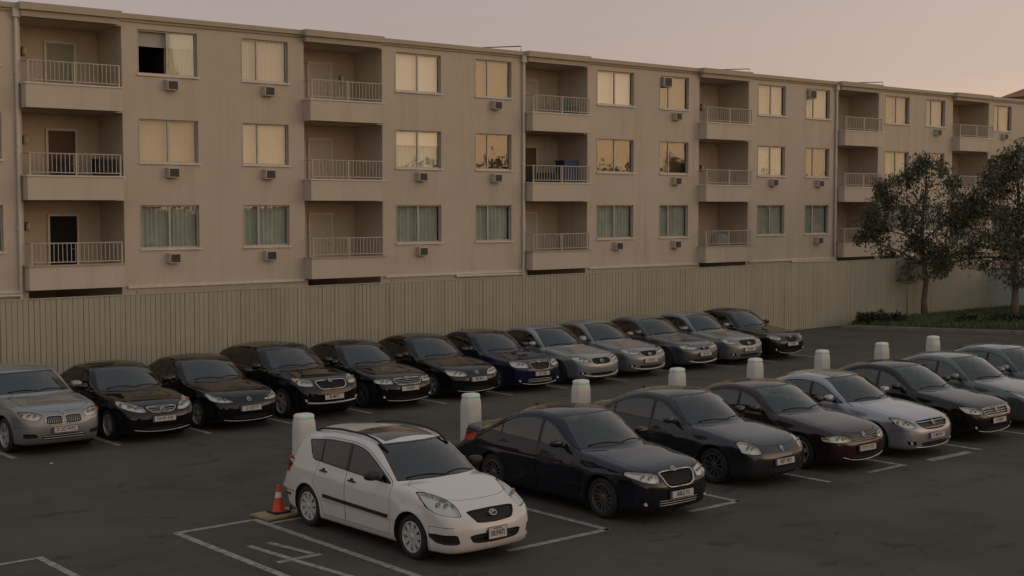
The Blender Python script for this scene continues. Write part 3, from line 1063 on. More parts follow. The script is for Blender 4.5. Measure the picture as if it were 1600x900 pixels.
def post_cap():
    m_ = MB()
    V, F = [], []
    n = 24
    rows = [(1.375, .160, .115), (1.40, .158, .113), (1.425, .142, .10), (1.436, .105, .073), (1.438, .0, .0)]
    for (z, rx, ry) in rows:
        for k in range(n):
            t = 2 * math.pi * k / n
            V.append((rx * math.copysign(abs(math.cos(t)) ** .42, math.cos(t)), ry * math.copysign(abs(math.sin(t)) ** .42, math.sin(t)), z))
    for i in range(len(rows) - 1):
        for k in range(n):
            F.append((i * n + k, i * n + (k + 1) % n, (i + 1) * n + (k + 1) % n, (i + 1) * n + k))
    m_.add(V, F)
    return m_.mesh('cap', 'post_cap', R(50))
def post_led(mat):
    m_ = MB()
    V, F = [], []
    n = 24
    for (z, rx, ry) in ((1.3455, .1555, .1105), (1.3745, .1555, .1105)):
        for k in range(n):
            t = 2 * math.pi * k / n
            V.append((rx * math.copysign(abs(math.cos(t)) ** .42, math.cos(t)), ry * math.copysign(abs(math.sin(t)) ** .42, math.sin(t)), z))
    for k in range(n):
        F.append((k, (k + 1) % n, n + (k + 1) % n, n + k))
    m_.add(V, F, 0)
    m_.m = [0 if (k % 24) in (14, 17, 18, 19) else 1 for k in range(n)]
    return m_.mesh('light_band', [mat, 'post_cap'])
ph_, pc_ = post_body(), post_cap()
pl_ = [post_led('led_green'), post_led('led_pale')]
PN = ['white charging post behind the white wagon', 'white charging post behind the navy sedan with chrome grille frame', 'white charging post behind the slate grey sedan', 'white charging post behind the maroon sedan',
      'white charging post behind the silver sedan with black grille bars', 'white charging post behind the black front row sedan with chrome bars', 'white charging post behind the grey green sedan', 'white charging post farthest right in the row']
for i, x in enumerate((11.96, 15.52, 18.29, 21.06, 23.59, 26.01, 28.38, 30.61)):
    po = empty('charging_post', (x, 19.4, 0), PN[i], 'charging post', 'charging posts behind the front row')
    po.scale = (1, 1, 1.0 + .013 * i)
    link('housing', ph_, po)
    link('cap', pc_, po)
    link('light_band', pl_[0 if i < 4 else 1], po)

bo = empty('wooden_board', (10.98, 18.60, 0), 'yellowish wooden board lying under the traffic cone', 'board', None, R(4))
link('panel', bevel_mesh(MB().box(-.36, .36, -.25, .25, .006, .045).mesh('panel', 'plywood'), .006, 1), bo)
co = empty('traffic_cone', (11.0, 18.62, .05), 'orange traffic cone with a white band beside the white wagon', 'cone')
co.scale = (.88, .88, .88)
link('base', bevel_mesh(MB().box(-.165, .165, -.165, .165, 0, .03).mesh('base', 'rubber'), .01, 1), co)
prof = lambda z: .115 - (.115 - .022) * (z - .03) / .46
m_ = MB()
m_.lathe([(.13, .03), (prof(.045), .045), (prof(.27), .27)], 24)
m_.build('cone_body', 'cone_orange', co, True, off=(0, 0, 0))
MB().lathe([(prof(.27) + .0015, .27), (prof(.37) + .0015, .37)], 24).build('white_band', 'cone_white', co, True, off=(0, 0, 0))
MB().lathe([(prof(.37), .37), (prof(.475), .475), (.018, .492), (0, .494)], 24).build('cone_tip', 'cone_orange', co, True, off=(0, 0, 0))
cb = MB()
cb.tube([(11.55, 18.75, .02), (11.25, 18.68, .05), (11.12, 18.45, .16), (11.2, 18.25, .25), (11.42, 18.05, .24), (11.6, 18.2, .10), (11.45, 18.5, .02), (11.75, 19.0, .02), (11.93, 19.28, .25)], .016, 7)
tag(cb.build('charging_cable', 'rubber', None, True), 'looped black charging cable on the ground behind the white wagon', 'cable')
for i, (x, y, s_) in enumerate(((9.9, 25.1, .07), (8.0, 22.9, .05), (33.0, 12.2, .05))):
    lt = MB()
    lt.add([(x, y, .006), (x + s_ * 1.6, y + s_ * .3, .02), (x + s_ * 1.4, y + s_, .008), (x + .1 * s_, y + s_ * .8, .022)], [(0, 1, 2, 3)])
    tag(lt.build('paper_scrap', 'plate_white'), ['pale paper scrap on the asphalt before the left silver car', 'tiny pale paper scrap on the open asphalt at left', 'tiny paper scrap on the asphalt at right'][i], 'litter')
# ------------------------------------------------------------------ cars: one smooth shell per car, cut into panels, glass and lamps
class Tab:
    def __init__(s, pts, sig=.03, n=1100, pad=.9):
        p = np.array(pts, float)
        x, y = p[:, 0], p[:, 1]
        h = np.diff(x)
        dl = np.diff(y) / h
        mm = np.zeros_like(y)
        for i in range(1, len(x) - 1):
            if dl[i - 1] * dl[i] > 0:
                w1, w2 = 2 * h[i] + h[i - 1], h[i] + 2 * h[i - 1]
                mm[i] = (w1 + w2) / (w1 / dl[i - 1] + w2 / dl[i])
        mm[0], mm[-1] = dl[0], dl[-1]
        X = np.linspace(x[0] - pad, x[-1] + pad, n)
        i = np.clip(np.searchsorted(x, X) - 1, 0, len(x) - 2)
        t = (X - x[i]) / h[i]
        Y = ((2 * t**3 - 3 * t**2 + 1) * y[i] + (t**3 - 2 * t**2 + t) * h[i] * mm[i] + (-2 * t**3 + 3 * t**2) * y[i + 1] + (t**3 - t**2) * h[i] * mm[i + 1])
        Y = np.where(X < x[0], y[0] + (X - x[0]) * mm[0], Y)
        Y = np.where(X > x[-1], y[-1] + (X - x[-1]) * mm[-1], Y)
        if sig > 0:
            dx = X[1] - X[0]
            k = max(1, int(3 * sig / dx))
            w = np.exp(-.5 * (np.arange(-k, k + 1) * dx / sig) ** 2)
            w /= w.sum()
            Yp = np.concatenate([Y[0] + (np.arange(-k, 0)) * (Y[1] - Y[0]), Y, Y[-1] + np.arange(1, k + 1) * (Y[-1] - Y[-2])])
            Y = np.convolve(Yp, w, 'valid')
        s.X, s.Y, s.D = X, Y, np.gradient(Y, X)
    def __call__(s, v):
        return np.interp(v, s.X, s.Y)
    def d(s, v):
        return np.interp(v, s.X, s.D)

def smax(a, b, k):
    h = np.maximum(k - np.abs(a - b), 0) / k
    return np.maximum(a, b) + h * h * k * .25

def smin(a, b, k):
    return -smax(-a, -b, k)

BODIES = {
 # d = metres behind the nose, z = metres above the ground
 'sedan': dict(L=4.62, W=.885, wb=2.68, fo=.90, wr=.322, ar=.372,
    T=[(0, .60), (.06, .69), (.16, .755), (.45, .835), (.85, .905), (1.2, .955), (1.5, .975), (2.6, .985), (3.5, .995), (4.0, 1.025), (4.35, 1.035), (4.5, 1.02), (4.62, .95)],
    G=[(.7, .66), (1.12, .905), (1.28, .995), (1.75, 1.265), (2.0, 1.375), (2.3, 1.438), (2.7, 1.455), (3.1, 1.425), (3.45, 1.345), (3.8, 1.21), (4.15, 1.06), (4.6, .86)],
    XF=[(.10, .16), (.2, .055), (.3, .012), (.45, 0), (.56, .01), (.66, .05), (.76, .16), (.9, .42)],
    XR=[(.15, .22), (.3, .08), (.5, .01), (.7, 0), (.9, .02), (1.05, .06), (1.2, .2)],
    SP=[(.1, -.10), (.2, -.045), (.28, -.022), (.42, -.014), (.55, -.006), (.66, -.0), (.705, -.002), (.74, -.014), (.82, -.030), (.92, -.055), (1.0, -.085), (1.15, -.18)],
    plan=[(0, .82), (.35, .915), (.8, .975), (1.4, .995), (2.3, 1.0), (3.3, .995), (4.0, .965), (4.62, .90)],
    belt=[(.9, .905), (1.3, .925), (2.2, .955), (3.2, .985), (3.9, 1.015)], gy0=.825, tum=.26, tum2=.20,
    dB=2.42, dQ=3.38, dE=3.78, eslope=.85, cowl=1.005, head=1.375, zb=.175, crown=.03, crown2=.045),
 'wagon': dict(L=4.36, W=.855, wb=2.60, fo=.87, wr=.312, ar=.362,
    T=[(0, .60), (.06, .70), (.15, .765), (.4, .865), (.8, .965), (1.1, 1.015), (1.5, 1.01), (2.6, 1.0), (3.6, 1.03), (4.1, 1.04), (4.36, .98)],
    G=[(.52, .66), (.93, .93), (1.07, 1.025), (1.50, 1.30), (1.73, 1.42), (1.97, 1.495), (2.4, 1.535), (3.0, 1.53), (3.5, 1.49), (3.85, 1.44), (4.0, 1.37), (4.15, 1.18), (4.30, .95)],
    XF=[(.10, .15), (.2, .05), (.28, .01), (.42, 0), (.54, .012), (.64, .05), (.74, .15), (.9, .40)],
    XR=[(.15, .2), (.3, .05), (.45, .0), (.6, 0), (.75, .03), (.95, .045), (1.1, .06), (1.25, .11)],
    SP=[(.1, -.10), (.2, -.045), (.28, -.02), (.42, -.010), (.55, -.002), (.66, 0), (.76, -.008), (.84, -.02), (.94, -.045), (1.02, -.08), (1.15, -.18)],
    plan=[(0, .82), (.35, .915), (.8, .975), (1.4, .995), (2.2, 1.0), (3.2, .995), (3.9, .965), (4.36, .89)],
    belt=[(.7, .945), (1.4, .968), (2.1, .988), (2.6, 1.012), (3.2, 1.042), (3.9, 1.08)], gy0=.805, tum=.20, tum2=.17,
    dB=2.44, dQ=3.13, dE=3.95, eslope=3.0, kick=(3.36, 1.7), cowl=1.05, head=1.43, zb=.165, crown=.035, crown2=.05),
 'suv': dict(L=4.58, W=.895, wb=2.65, fo=.90, wr=.345, ar=.402,
    T=[(0, .70), (.06, .82), (.15, .885), (.4, .955), (.8, 1.01), (1.15, 1.05), (1.5, 1.06), (2.6, 1.07), (3.6, 1.10), (4.2, 1.10), (4.58, 1.05)],
    G=[(.6, .76), (1.05, 1.02), (1.2, 1.10), (1.65, 1.36), (1.9, 1.48), (2.15, 1.56), (2.6, 1.60), (3.2, 1.585), (3.7, 1.52), (4.0, 1.45), (4.2, 1.33), (4.35, 1.16), (4.55, .93)],
    XF=[(.15, .18), (.25, .07), (.36, .014), (.5, 0), (.65, .01), (.76, .04), (.87, .13), (1.0, .36)],
    XR=[(.2, .2), (.35, .05), (.5, .0), (.7, 0), (.95, .03), (1.1, .05), (1.25, .09), (1.4, .18)],
    SP=[(.1, -.11), (.22, -.05), (.32, -.022), (.48, -.012), (.62, -.004), (.75, 0), (.80, -.004), (.86, -.02), (.95, -.036), (1.04, -.065), (1.12, -.10), (1.25, -.19)],
    plan=[(0, .83), (.35, .92), (.8, .98), (1.4, .997), (2.2, 1.0), (3.3, .997), (4.0, .97), (4.58, .90)],
    belt=[(.9, 1.0), (1.3, 1.02), (2.2, 1.045), (3.2, 1.075), (4.0, 1.13)], gy0=.845, tum=.23, tum2=.18,
    dB=2.36, dQ=3.30, dE=3.95, eslope=1.2, cowl=1.115, head=1.48, zb=.20, crown=.03, crown2=.045),
}
def variant(base, **kw):
    b = dict(BODIES[base])
    dz = kw.pop('roof', 0)
    nose = kw.pop('nose', 0)
    tall = kw.pop('tall', 0)
    b.update(kw)
    if dz:
        z0 = b['cowl']
        b['G'] = [(d, z + dz * min(1, max(0, (z - z0) / .3))) for d, z in b['G']]
        b['head'] += dz * .9
    if nose:
        b['T'] = [(d, z + nose * max(0, 1 - d / .9)) for d, z in b['T']]
        b['XF'] = [(z + (nose if z > .5 else 0), x) for z, x in b['XF']]
    if tall:
        st = lambda z: z if z < .35 else .35 + (z - .35) * tall
        for k_ in ('T', 'G', 'belt'):
            b[k_] = [(d, st(z)) for d, z in b[k_]]
        for k_ in ('XF', 'XR', 'SP'):
            b[k_] = [(st(z), x) for z, x in b[k_]]
        b['cowl'], b['head'] = st(b['cowl']), st(b['head'])
    return b

class Shape:
    def __init__(s, b):
        s.b = b
        s.L, s.W = b['L'], b['W']
        for k, sg in (('T', .05), ('G', .06), ('XF', .025), ('XR', .03), ('SP', .008), ('plan', .1), ('belt', .1)):
            setattr(s, k, Tab(b[k], sg))
        s.dw = [b['fo'], b['fo'] + b['wb']]
        s.mid = .5 * (b['dB'] + b['dB'] + .3)
    def gside(s, d, ay):
        w = np.clip((s.mid - d) / .7, -1, 1)
        return s.G(d - .42 * ay**2 * w) - .045 * (ay / .6) ** 2
    def F(s, x, y, z):
        b = s.b
        ay = np.abs(y)
        d = s.L / 2 - x
        yn = ay / s.W
        t = s.T(d) - b['crown'] * yn**2 - b['crown2'] * yn**6
        f_top = (z - t) / np.sqrt(1 + s.T.d(d) ** 2)
        fl = 0
        for dw in s.dw:
            r = np.sqrt((d - dw) ** 2 + (z - b['wr']) ** 2)
            fl = fl + .016 * np.exp(-((r - b['ar']) / .07) ** 2) * (z > b['wr'] - .2)
        f_side = ay - (s.W * s.plan(d) + s.SP(z) + fl)
        bow = .075 * yn**2 + .20 * yn**5
        f_front = (x - (s.L / 2 - s.XF(z) - bow)) / np.sqrt(1 + s.XF.d(z) ** 2)
        f_rear = ((-s.L / 2 + s.XR(z) + .10 * yn**2 + .16 * yn**5) - x) / np.sqrt(1 + s.XR.d(z) ** 2)
        low = smax(f_top, f_side, .07)
        low = smax(low, f_front, .09)
        low = smax(low, f_rear, .08)
        low = smax(low, b['zb'] + .05 * np.clip((d - 3.6), 0, 1) - z, .05)
        dd = d - .42 * ay**2 * np.clip((s.mid - d) / .7, -1, 1)
        g = s.G(dd) - .045 * (ay / .6) ** 2
        f_roof = (z - g) / np.sqrt(1 + s.G.d(dd) ** 2)
        zz = np.maximum(z - s.belt(d), -.2)
        gy = b['gy0'] * (.55 + .45 * s.plan(d)) - b['tum'] * zz - b['tum2'] * np.maximum(zz, 0) ** 2
        gh = smax(f_roof, (ay - gy) / 1.05, .09)
        gh = smax(gh, .5 - z, .02)
        return smin(low, gh, .045)
    def grad(s, p):
        e = 2e-3
        x, y, z = p.T
        g = np.stack([s.F(x + e, y, z) - s.F(x - e, y, z), s.F(x, y + e, z) - s.F(x, y - e, z), s.F(x, y, z + e) - s.F(x, y, z - e)], 1) / (2 * e)
        return g
    def surf(s, axis, a, b_, sign=1):
        """first surface point along an axis: axis 0 -> x at (y,z) from the front, 1 -> y at (x,z) from the side, 2 -> z at (x,y) from above"""
        a, b_ = np.atleast_1d(np.asarray(a, float)), np.atleast_1d(np.asarray(b_, float))
        hi = {0: s.L / 2 + .05, 1: s.W + .06, 2: 1.8}[axis]
        n = {0: 160, 1: 90, 2: 130}[axis]
        tt = sign * (hi - np.arange(n) * .01)
        A, B, Tm = a[:, None], b_[:, None], tt[None, :]
        A, B, Tm = np.broadcast_arrays(A, B, Tm)
        P = {0: (Tm, A, B), 1: (A, Tm, B), 2: (A, B, Tm)}[axis]
        v = s.F(*P)
        i = np.argmax(v < 0, axis=1)
        i = np.maximum(i, 1)
        r = np.arange(len(a))
        v0, v1 = v[r, i - 1], v[r, i]
        t0, t1 = tt[i - 1], tt[i]
        return t0 + (t1 - t0) * np.clip(v0 / (v0 - v1 + 1e-9), 0, 1)

def shell(sh, h):
    xs = np.arange(-sh.L / 2 - .06, sh.L / 2 + .06 + h, h)
    ys = -h / 2 + h * np.arange(int((sh.W + .1) / h) + 2)
    zs = np.arange(.08, 1.72, h)
    V = sh.F(*np.meshgrid(xs, ys, zs, indexing='ij'))
    I = V < 0
    c = np.zeros(tuple(n - 1 for n in V.shape), int)
    for a in (0, 1):
        for b in (0, 1):
            for e in (0, 1):
                c += I[a:a + c.shape[0], b:b + c.shape[1], e:e + c.shape[2]]
    act = (c > 0) & (c < 8)
    idx = -np.ones(c.shape, int)
    idx[act] = np.arange(act.sum())
    ijk = np.argwhere(act)
    P = np.stack([xs[ijk[:, 0]] + h / 2, ys[ijk[:, 1]] + h / 2, zs[ijk[:, 2]] + h / 2], 1)
    # average of edge crossings
    S = np.zeros_like(P)
    cnt = np.zeros(len(P))
    off = [(0, 0, 0), (1, 0, 0), (0, 1, 0), (1, 1, 0), (0, 0, 1), (1, 0, 1), (0, 1, 1), (1, 1, 1)]
    for a in range(8):
        for bx in range(3):
            if off[a][bx] == 0:
                o2 = list(off[a]); o2[bx] = 1
                i0 = ijk + np.array(off[a]); i1 = ijk + np.array(o2)
                v0 = V[i0[:, 0], i0[:, 1], i0[:, 2]]; v1 = V[i1[:, 0], i1[:, 1], i1[:, 2]]
                m = (v0 < 0) != (v1 < 0)
                t = np.where(m, v0 / (v0 - v1 + 1e-12), 0)
                q = np.stack([xs[i0[:, 0]], ys[i0[:, 1]], zs[i0[:, 2]]], 1)
                q[:, bx] += t * h
                S[m] += q[m]
                cnt[m] += 1
    P = S / cnt[:, None]
    y0 = ijk[:, 1] == 0
    P[y0, 1] = 0
    for _ in range(4):
        f = sh.F(*P.T)
        g = sh.grad(P)
        st = g * (f / np.maximum((g * g).sum(1), .2))[:, None]
        P -= np.clip(st, -h, h)
        P[y0, 1] = 0
    Q = []
    for ax in range(3):
        sl0 = [slice(None)] * 3; sl1 = [slice(None)] * 3
        sl0[ax] = slice(0, -1); sl1[ax] = slice(1, None)
        o = [a for a in range(3) if a != ax]
        A, B = I[tuple(sl0)], I[tuple(sl1)]
        e = np.argwhere(A != B)
        e = e[(e[:, o[0]] > 0) & (e[:, o[1]] > 0) & (e[:, o[0]] < V.shape[o[0]] - 1) & (e[:, o[1]] < V.shape[o[1]] - 1)]
        ins = A[e[:, 0], e[:, 1], e[:, 2]]
        q = []
        for da, db in ((-1, -1), (0, -1), (0, 0), (-1, 0)):
            cc = e.copy()
            cc[:, o[0]] += da; cc[:, o[1]] += db
            q.append(idx[cc[:, 0], cc[:, 1], cc[:, 2]])
        q = np.stack(q, 1)
        flip = ins if ax != 1 else ~ins
        q[~flip] = q[~flip][:, ::-1]
        Q.append(q)
    Q = np.concatenate(Q)
    return P, Q[(Q >= 0).all(1)]

PROJ = {'xz': (0, 2), 'yz': (1, 2), 'xy': (0, 1)}
def offset_poly(poly, d):
    p = np.array(poly, float)
    n = len(p)
    ar = sum(p[i][0] * p[(i + 1) % n][1] - p[(i + 1) % n][0] * p[i][1] for i in range(n))
    sg = 1 if ar > 0 else -1
    out = []
    for i in range(n):
        e0 = p[i] - p[i - 1]; e1 = p[(i + 1) % n] - p[i]
        e0 = e0 / (np.linalg.norm(e0) + 1e-9); e1 = e1 / (np.linalg.norm(e1) + 1e-9)
        n0 = np.array([-e0[1], e0[0]]) * sg; n1 = np.array([-e1[1], e1[0]]) * sg
        bb = n0 + n1
        bb = bb / max(np.linalg.norm(bb), 1e-6)
        out.append(tuple(p[i] + bb * d / max(.45, bb.dot(n0))))
    return out

def round_poly(poly, it=2, keep=()):
    """corner cutting (Chaikin)"""
    p = [np.array(q, float) for q in poly]
    for _ in range(it):
        q = []
        for i in range(len(p)):
            a, b = p[i], p[(i + 1) % len(p)]
            q += [a * .85 + b * .15, a * .15 + b * .85]
        p = q
    return [tuple(x) for x in p]

class Panels:
    """the half shell as plain lists; cut() splits faces along a polygon seen along one axis and marks what lies inside"""
    def __init__(s, sh, h):
        P, Q = shell(sh, h)
        e1, e2 = P[Q[:, 2]] - P[Q[:, 0]], P[Q[:, 3]] - P[Q[:, 1]]
        nn = np.cross(e1, e2)
        cc = P[Q].mean(1)
        if (nn * sh.grad(cc)).sum() < 0:
            Q = Q[:, ::-1]
            nn = -nn
        nn = nn / np.maximum(np.linalg.norm(nn, axis=1), 1e-9)[:, None]
        s.V = P.tolist()
        s.Fc = Q.tolist()
        s.C = cc
        s.Nf = nn
        s.code = np.zeros(len(s.Fc), int)
        s.sh, s.h = sh, h
        s.codes = {}
    def cut(s, name, poly, proj, filt=None, only=None):
        code = s.codes.setdefault(name, len(s.codes) + 1)
        oc = None if only is None else {s.codes[o] for o in only}
        ia, ib = PROJ[proj]
        pa = [p[0] for p in poly]; pb = [p[1] for p in poly]
        mg = s.h * 1.5
        C, Nn = s.C, s.Nf
        m = (C[:, ia] > min(pa) - mg) & (C[:, ia] < max(pa) + mg) & (C[:, ib] > min(pb) - mg) & (C[:, ib] < max(pb) + mg)
        if filt is not None:
            m &= filt(C.T, Nn.T)
        if oc is not None:
            m &= np.isin(s.code, list(oc))
        cand = np.nonzero(m)[0].tolist()
        if not cand:
            return
        ca = C[cand, ia].tolist(); cb = C[cand, ib].tolist()
        n0f = len(s.Fc)
        newC, src = [], []
        n = len(poly)
        th = s.h * 1.15
        V, Fc = s.V, s.Fc
        for i in range(n):
            p, q = poly[i], poly[(i + 1) % n]
            ex, ey = q[0] - p[0], q[1] - p[1]
            ll = ex * ex + ey * ey
            if ll < 1e-10:
                continue
            l1 = math.sqrt(ll)
            dx = np.array(ca) - p[0]; dy = np.array(cb) - p[1]
            t = np.clip((dx * ex + dy * ey) / ll, 0, 1)
            sel = np.nonzero((np.abs(dx - t * ex) < th) & (np.abs(dy - t * ey) < th))[0].tolist()
            cache = {}
            n0, n1 = -ey / l1, ex / l1
            for k in sel:
                fi = cand[k]
                f = Fc[fi]
                ds = [(V[j][ia] - p[0]) * n0 + (V[j][ib] - p[1]) * n1 for j in f]
                ds = [0.0 if abs(d) < 3e-5 else d for d in ds]
                if max(ds) <= 0 or min(ds) >= 0:
                    continue
                A, B = [], []
                nf = len(f)
                for j in range(nf):
                    v0, v1 = f[j], f[(j + 1) % nf]
                    d0, d1 = ds[j], ds[(j + 1) % nf]
                    if d0 >= 0:
                        A.append(v0)
                    if d0 <= 0:
                        B.append(v0)
                    if d0 * d1 < 0:
                        key = (v0, v1) if v0 < v1 else (v1, v0)
                        w = cache.get(key)
                        if w is None:
                            tt = d0 / (d0 - d1)
                            x0, x1 = V[v0], V[v1]
                            w = len(V)
                            V.append([x0[c] + (x1[c] - x0[c]) * tt for c in range(3)])
                            cache[key] = w
                        A.append(w); B.append(w)
                if len(A) < 3 or len(B) < 3:
                    continue
                Fc[fi] = A
                Fc.append(B)
                src.append(fi if fi < n0f else src[fi - n0f])
                for idx, g in ((fi, A), (len(Fc) - 1, B)):
                    c = [sum(V[j][r] for j in g) / len(g) for r in range(3)]
                    if idx == fi:
                        if fi < n0f:
                            C[fi] = c
                        else:
                            newC[fi - n0f] = c
                        ca[k], cb[k] = c[ia], c[ib]
                    else:
                        newC.append(c)
                        cand.append(idx)
                        ca.append(c[ia]); cb.append(c[ib])
        if newC:
            s.C = np.concatenate([s.C, np.array(newC)])
            s.Nf = np.concatenate([s.Nf, s.Nf[src]])
            s.code = np.concatenate([s.code, s.code[src]])
        A, B = np.array(ca), np.array(cb)
        ins = np.zeros(len(A), bool)
        j = n - 1
        for i in range(n):
            (xi, yi), (xj, yj) = poly[i], poly[j]
            if yi != yj:
                ins ^= ((yi > B) != (yj > B)) & (A < (xj - xi) * (B - yi) / (yj - yi) + xi)
            j = i
        for k in np.nonzero(ins)[0].tolist():
            s.code[cand[k]] = code
    def finish(s):
        s.V = np.array(s.V)
        g = s.sh.grad(s.V)
        s.Nn = g / np.maximum(np.linalg.norm(g, axis=1), 1e-6)[:, None]
        inv = {v: k for k, v in s.codes.items()}
        s.reg = {}
        for f, c in zip(s.Fc, s.code.tolist()):
            s.reg.setdefault(inv.get(c, 'body'), []).append(f)
        return s.reg

def region_geo(V, Nn, faces, push=0.0, shift=(0, 0, 0)):
    used = sorted({i for f in faces for i in f})
    mp = {o: i for i, o in enumerate(used)}
    v = V[used] + Nn[used] * push + np.array(shift)
    return v, Nn[used], [tuple(mp[i] for i in f) for f in faces]

def boundary(faces):
    e = {}
    for f in faces:
        for i in range(len(f)):
            a, b = f[i], f[(i + 1) % len(f)]
            k = (min(a, b), max(a, b))
            if k in e:
                e[k] = None
            else:
                e[k] = (a, b)
    return [x for x in e.values() if x]

def skin(name, parts, mats, sides, normals=True):
    """parts: list of (v, n, faces, matindex); sides: 'both' (mirrored, joined), 'l' or 'r'"""
    VV, NN, FF, MM = [], [], [], []
    def put(v, n, f, mi, flip):
        o = sum(len(a) for a in VV)
        if flip:
            v = v * [1, -1, 1]; n = n * [1, -1, 1]
            f = [tuple(reversed(q)) for q in f]
        VV.append(v); NN.append(n)
        FF.extend(tuple(i + o for i in q) for q in f)
        MM.extend([mi] * len(f))
    for v, n, f, mi in parts:
        if sides in ('both', 'l'):
            put(v, n, f, mi, False)
        if sides in ('both', 'r'):
            put(v, n, f, mi, True)
    me = bpy.data.meshes.new(name)
    V = np.concatenate(VV)
    me.from_pydata(V.tolist(), [], FF)
    for mt in mats:
        me.materials.append(MATS[mt] if isinstance(mt, str) else mt)
    me.polygons.foreach_set('material_index', MM)
    me.polygons.foreach_set('use_smooth', [True] * len(FF))
    me.update()
    if normals:
        me.normals_split_custom_set_from_vertices(np.concatenate(NN).tolist())
    return me

# ---- shared small parts
SH = {}
def shared(key, fn):
    if key not in SH:
        SH[key] = fn()
    return SH[key]

def wheel_meshes(kind):
    def tyre():
        m = MB()
        r, ri, w = 1.0, .69, .30
        m.lathe([(ri, w), (ri + .05, w + .025), (ri + .16, w + .035), (r - .07, w + .015), (r - .015, w - .05), (r, w - .10), (r, -w + .1), (r - .015, -w + .05), (r - .07, -w - .015), (ri, -w)], 40, 'y')
        return m.mesh('tyre', 'rubber', R(50))
    def rim():
        m = MB()
        ri, w = .69, .30
        m.lathe([(ri + .012, w + .012), (ri - .03, w + .02), (ri - .05, w - .02), (ri - .06, .05), (ri - .06, -w)], 40, 'y', mi=0)
        m.lathe([(ri - .055, .06), (.0, .06)], 24, 'y', mi=1)
        n, wid0, wid1, face = {'cap': (9, .085, .125, .26), 'multi': (10, .045, .035, .20), 'five': (5, .16, .11, .22), 'twin': (10, .06, .05, .23), 'mesh': (14, .04, .035, .21)}[kind]
        for k in range(n):
            th = 2 * math.pi * k / n
            if kind == 'twin':
                th = 2 * math.pi * (k // 2) / 5 + (.17 if k % 2 else -.17)
            ca, sa = math.cos(th), math.sin(th)
            pts = []
            for (rr, ww, yy) in ((.12, wid0, face), (.40, (wid0 + wid1) / 2, face + .015), (ri - .03, wid1, w - .02)):
                for sx in (-1, 1):
                    pts.append((rr * sa + sx * ww * ca, yy, rr * ca - sx * ww * sa))
            lo = [(x, y - .07, z) for x, y, z in pts]
            V = pts + lo
            F = [(0, 1, 3, 2), (2, 3, 5, 4), (0, 2, 8, 6), (2, 4, 10, 8), (1, 7, 9, 3), (3, 9, 11, 5), (4, 5, 11, 10)]
            m.add(V, F, 0)
        m.lathe([(.0, face + .05), (.10, face + .045), (.165, face + .02), (.19, face - .05)], 20, 'y', mi=0)
        for k in range(5):
            th = 2 * math.pi * (k + .5) / 5
            m.lathe([(0, face + .005), (.018, face + .005), (.02, face - .03)], 8, 'y', (.24 * math.sin(th), 0, .24 * math.cos(th)), 1)
        mt = {'cap': 'hubcap', 'multi': 'alloy_dark', 'five': 'alloy', 'twin': 'alloy', 'mesh': 'alloy_dark'}[kind]
        return m.mesh('rim', [mt, 'brake'], R(35))
    return shared('tyre', tyre), shared('rim' + kind, rim)

def seat_mesh():
    m = MB()
    m.box(-.25, .28, -.25, .25, -.08, .08)
    m.add([(-.30, -.24, .05), (-.30, .24, .05), (-.16, .24, .05), (-.16, -.24, .05), (-.47, -.20, .62), (-.47, .20, .62), (-.37, .20, .62), (-.37, -.20, .62)],
          [(0, 1, 5, 4), (1, 2, 6, 5), (2, 3, 7, 6), (3, 0, 4, 7), (4, 5, 6, 7), (0, 3, 2, 1)])
    m.box(-.49, -.40, -.13, .13, .66, .84)
    return bevel_mesh(m.mesh('seat', 'interior_dark'), .035, 2)

def mirror_mesh(mat):
    m = MB()
    n1, n2 = 10, 16
    V, F = [], []
    for i in range(n1 + 1):
        a = -math.pi / 2 + math.pi * i / n1
        for k in range(n2):
            t = 2 * math.pi * k / n2
            c, s_ = math.cos(t), math.sin(t)
            sq = lambda v, e: math.copysign(abs(v) ** e, v)
            x = .075 * sq(math.cos(a), .6) * sq(c, .7)
            y = .115 * sq(math.sin(a), .75)
            z = .068 * sq(math.cos(a), .6) * sq(s_, .75) * (1 - .15 * math.sin(a))
            V.append((max(x, -.055), y + .15, z + .07))
    for i in range(n1):
        for k in range(n2):
            k2 = (k + 1) % n2
            F.append((i * n2 + k, (i + 1) * n2 + k, (i + 1) * n2 + k2, i * n2 + k2))
    m.add(V, F, 0)
    m.tube([(.02, -.04, -.01), (.0, .02, .012), (-.01, .08, .04)], [.035, .028, .03], 8, 1)
    return m.mesh('mirror', [mat, 'plastic_black'], True)

def text_mesh(txt, size, mat):
    def mk():
        cu = bpy.data.curves.new('txt', 'FONT')
        cu.body = txt
        cu.size = size
        cu.align_x, cu.align_y = 'CENTER', 'CENTER'
        cu.resolution_u = 2
        cu.offset = size * .018
        o = bpy.data.objects.new('txt', cu)
        col.objects.link(o)
        dg = bpy.context.evaluated_depsgraph_get()
        me = bpy.data.meshes.new_from_object(o.evaluated_get(dg))
        bpy.data.objects.remove(o)
        bpy.data.curves.remove(cu)
        me.materials.clear()
        me.materials.append(MATS[mat])
        me.name = 'lettering'
        return me
    return shared(('t', txt, size, mat), mk)

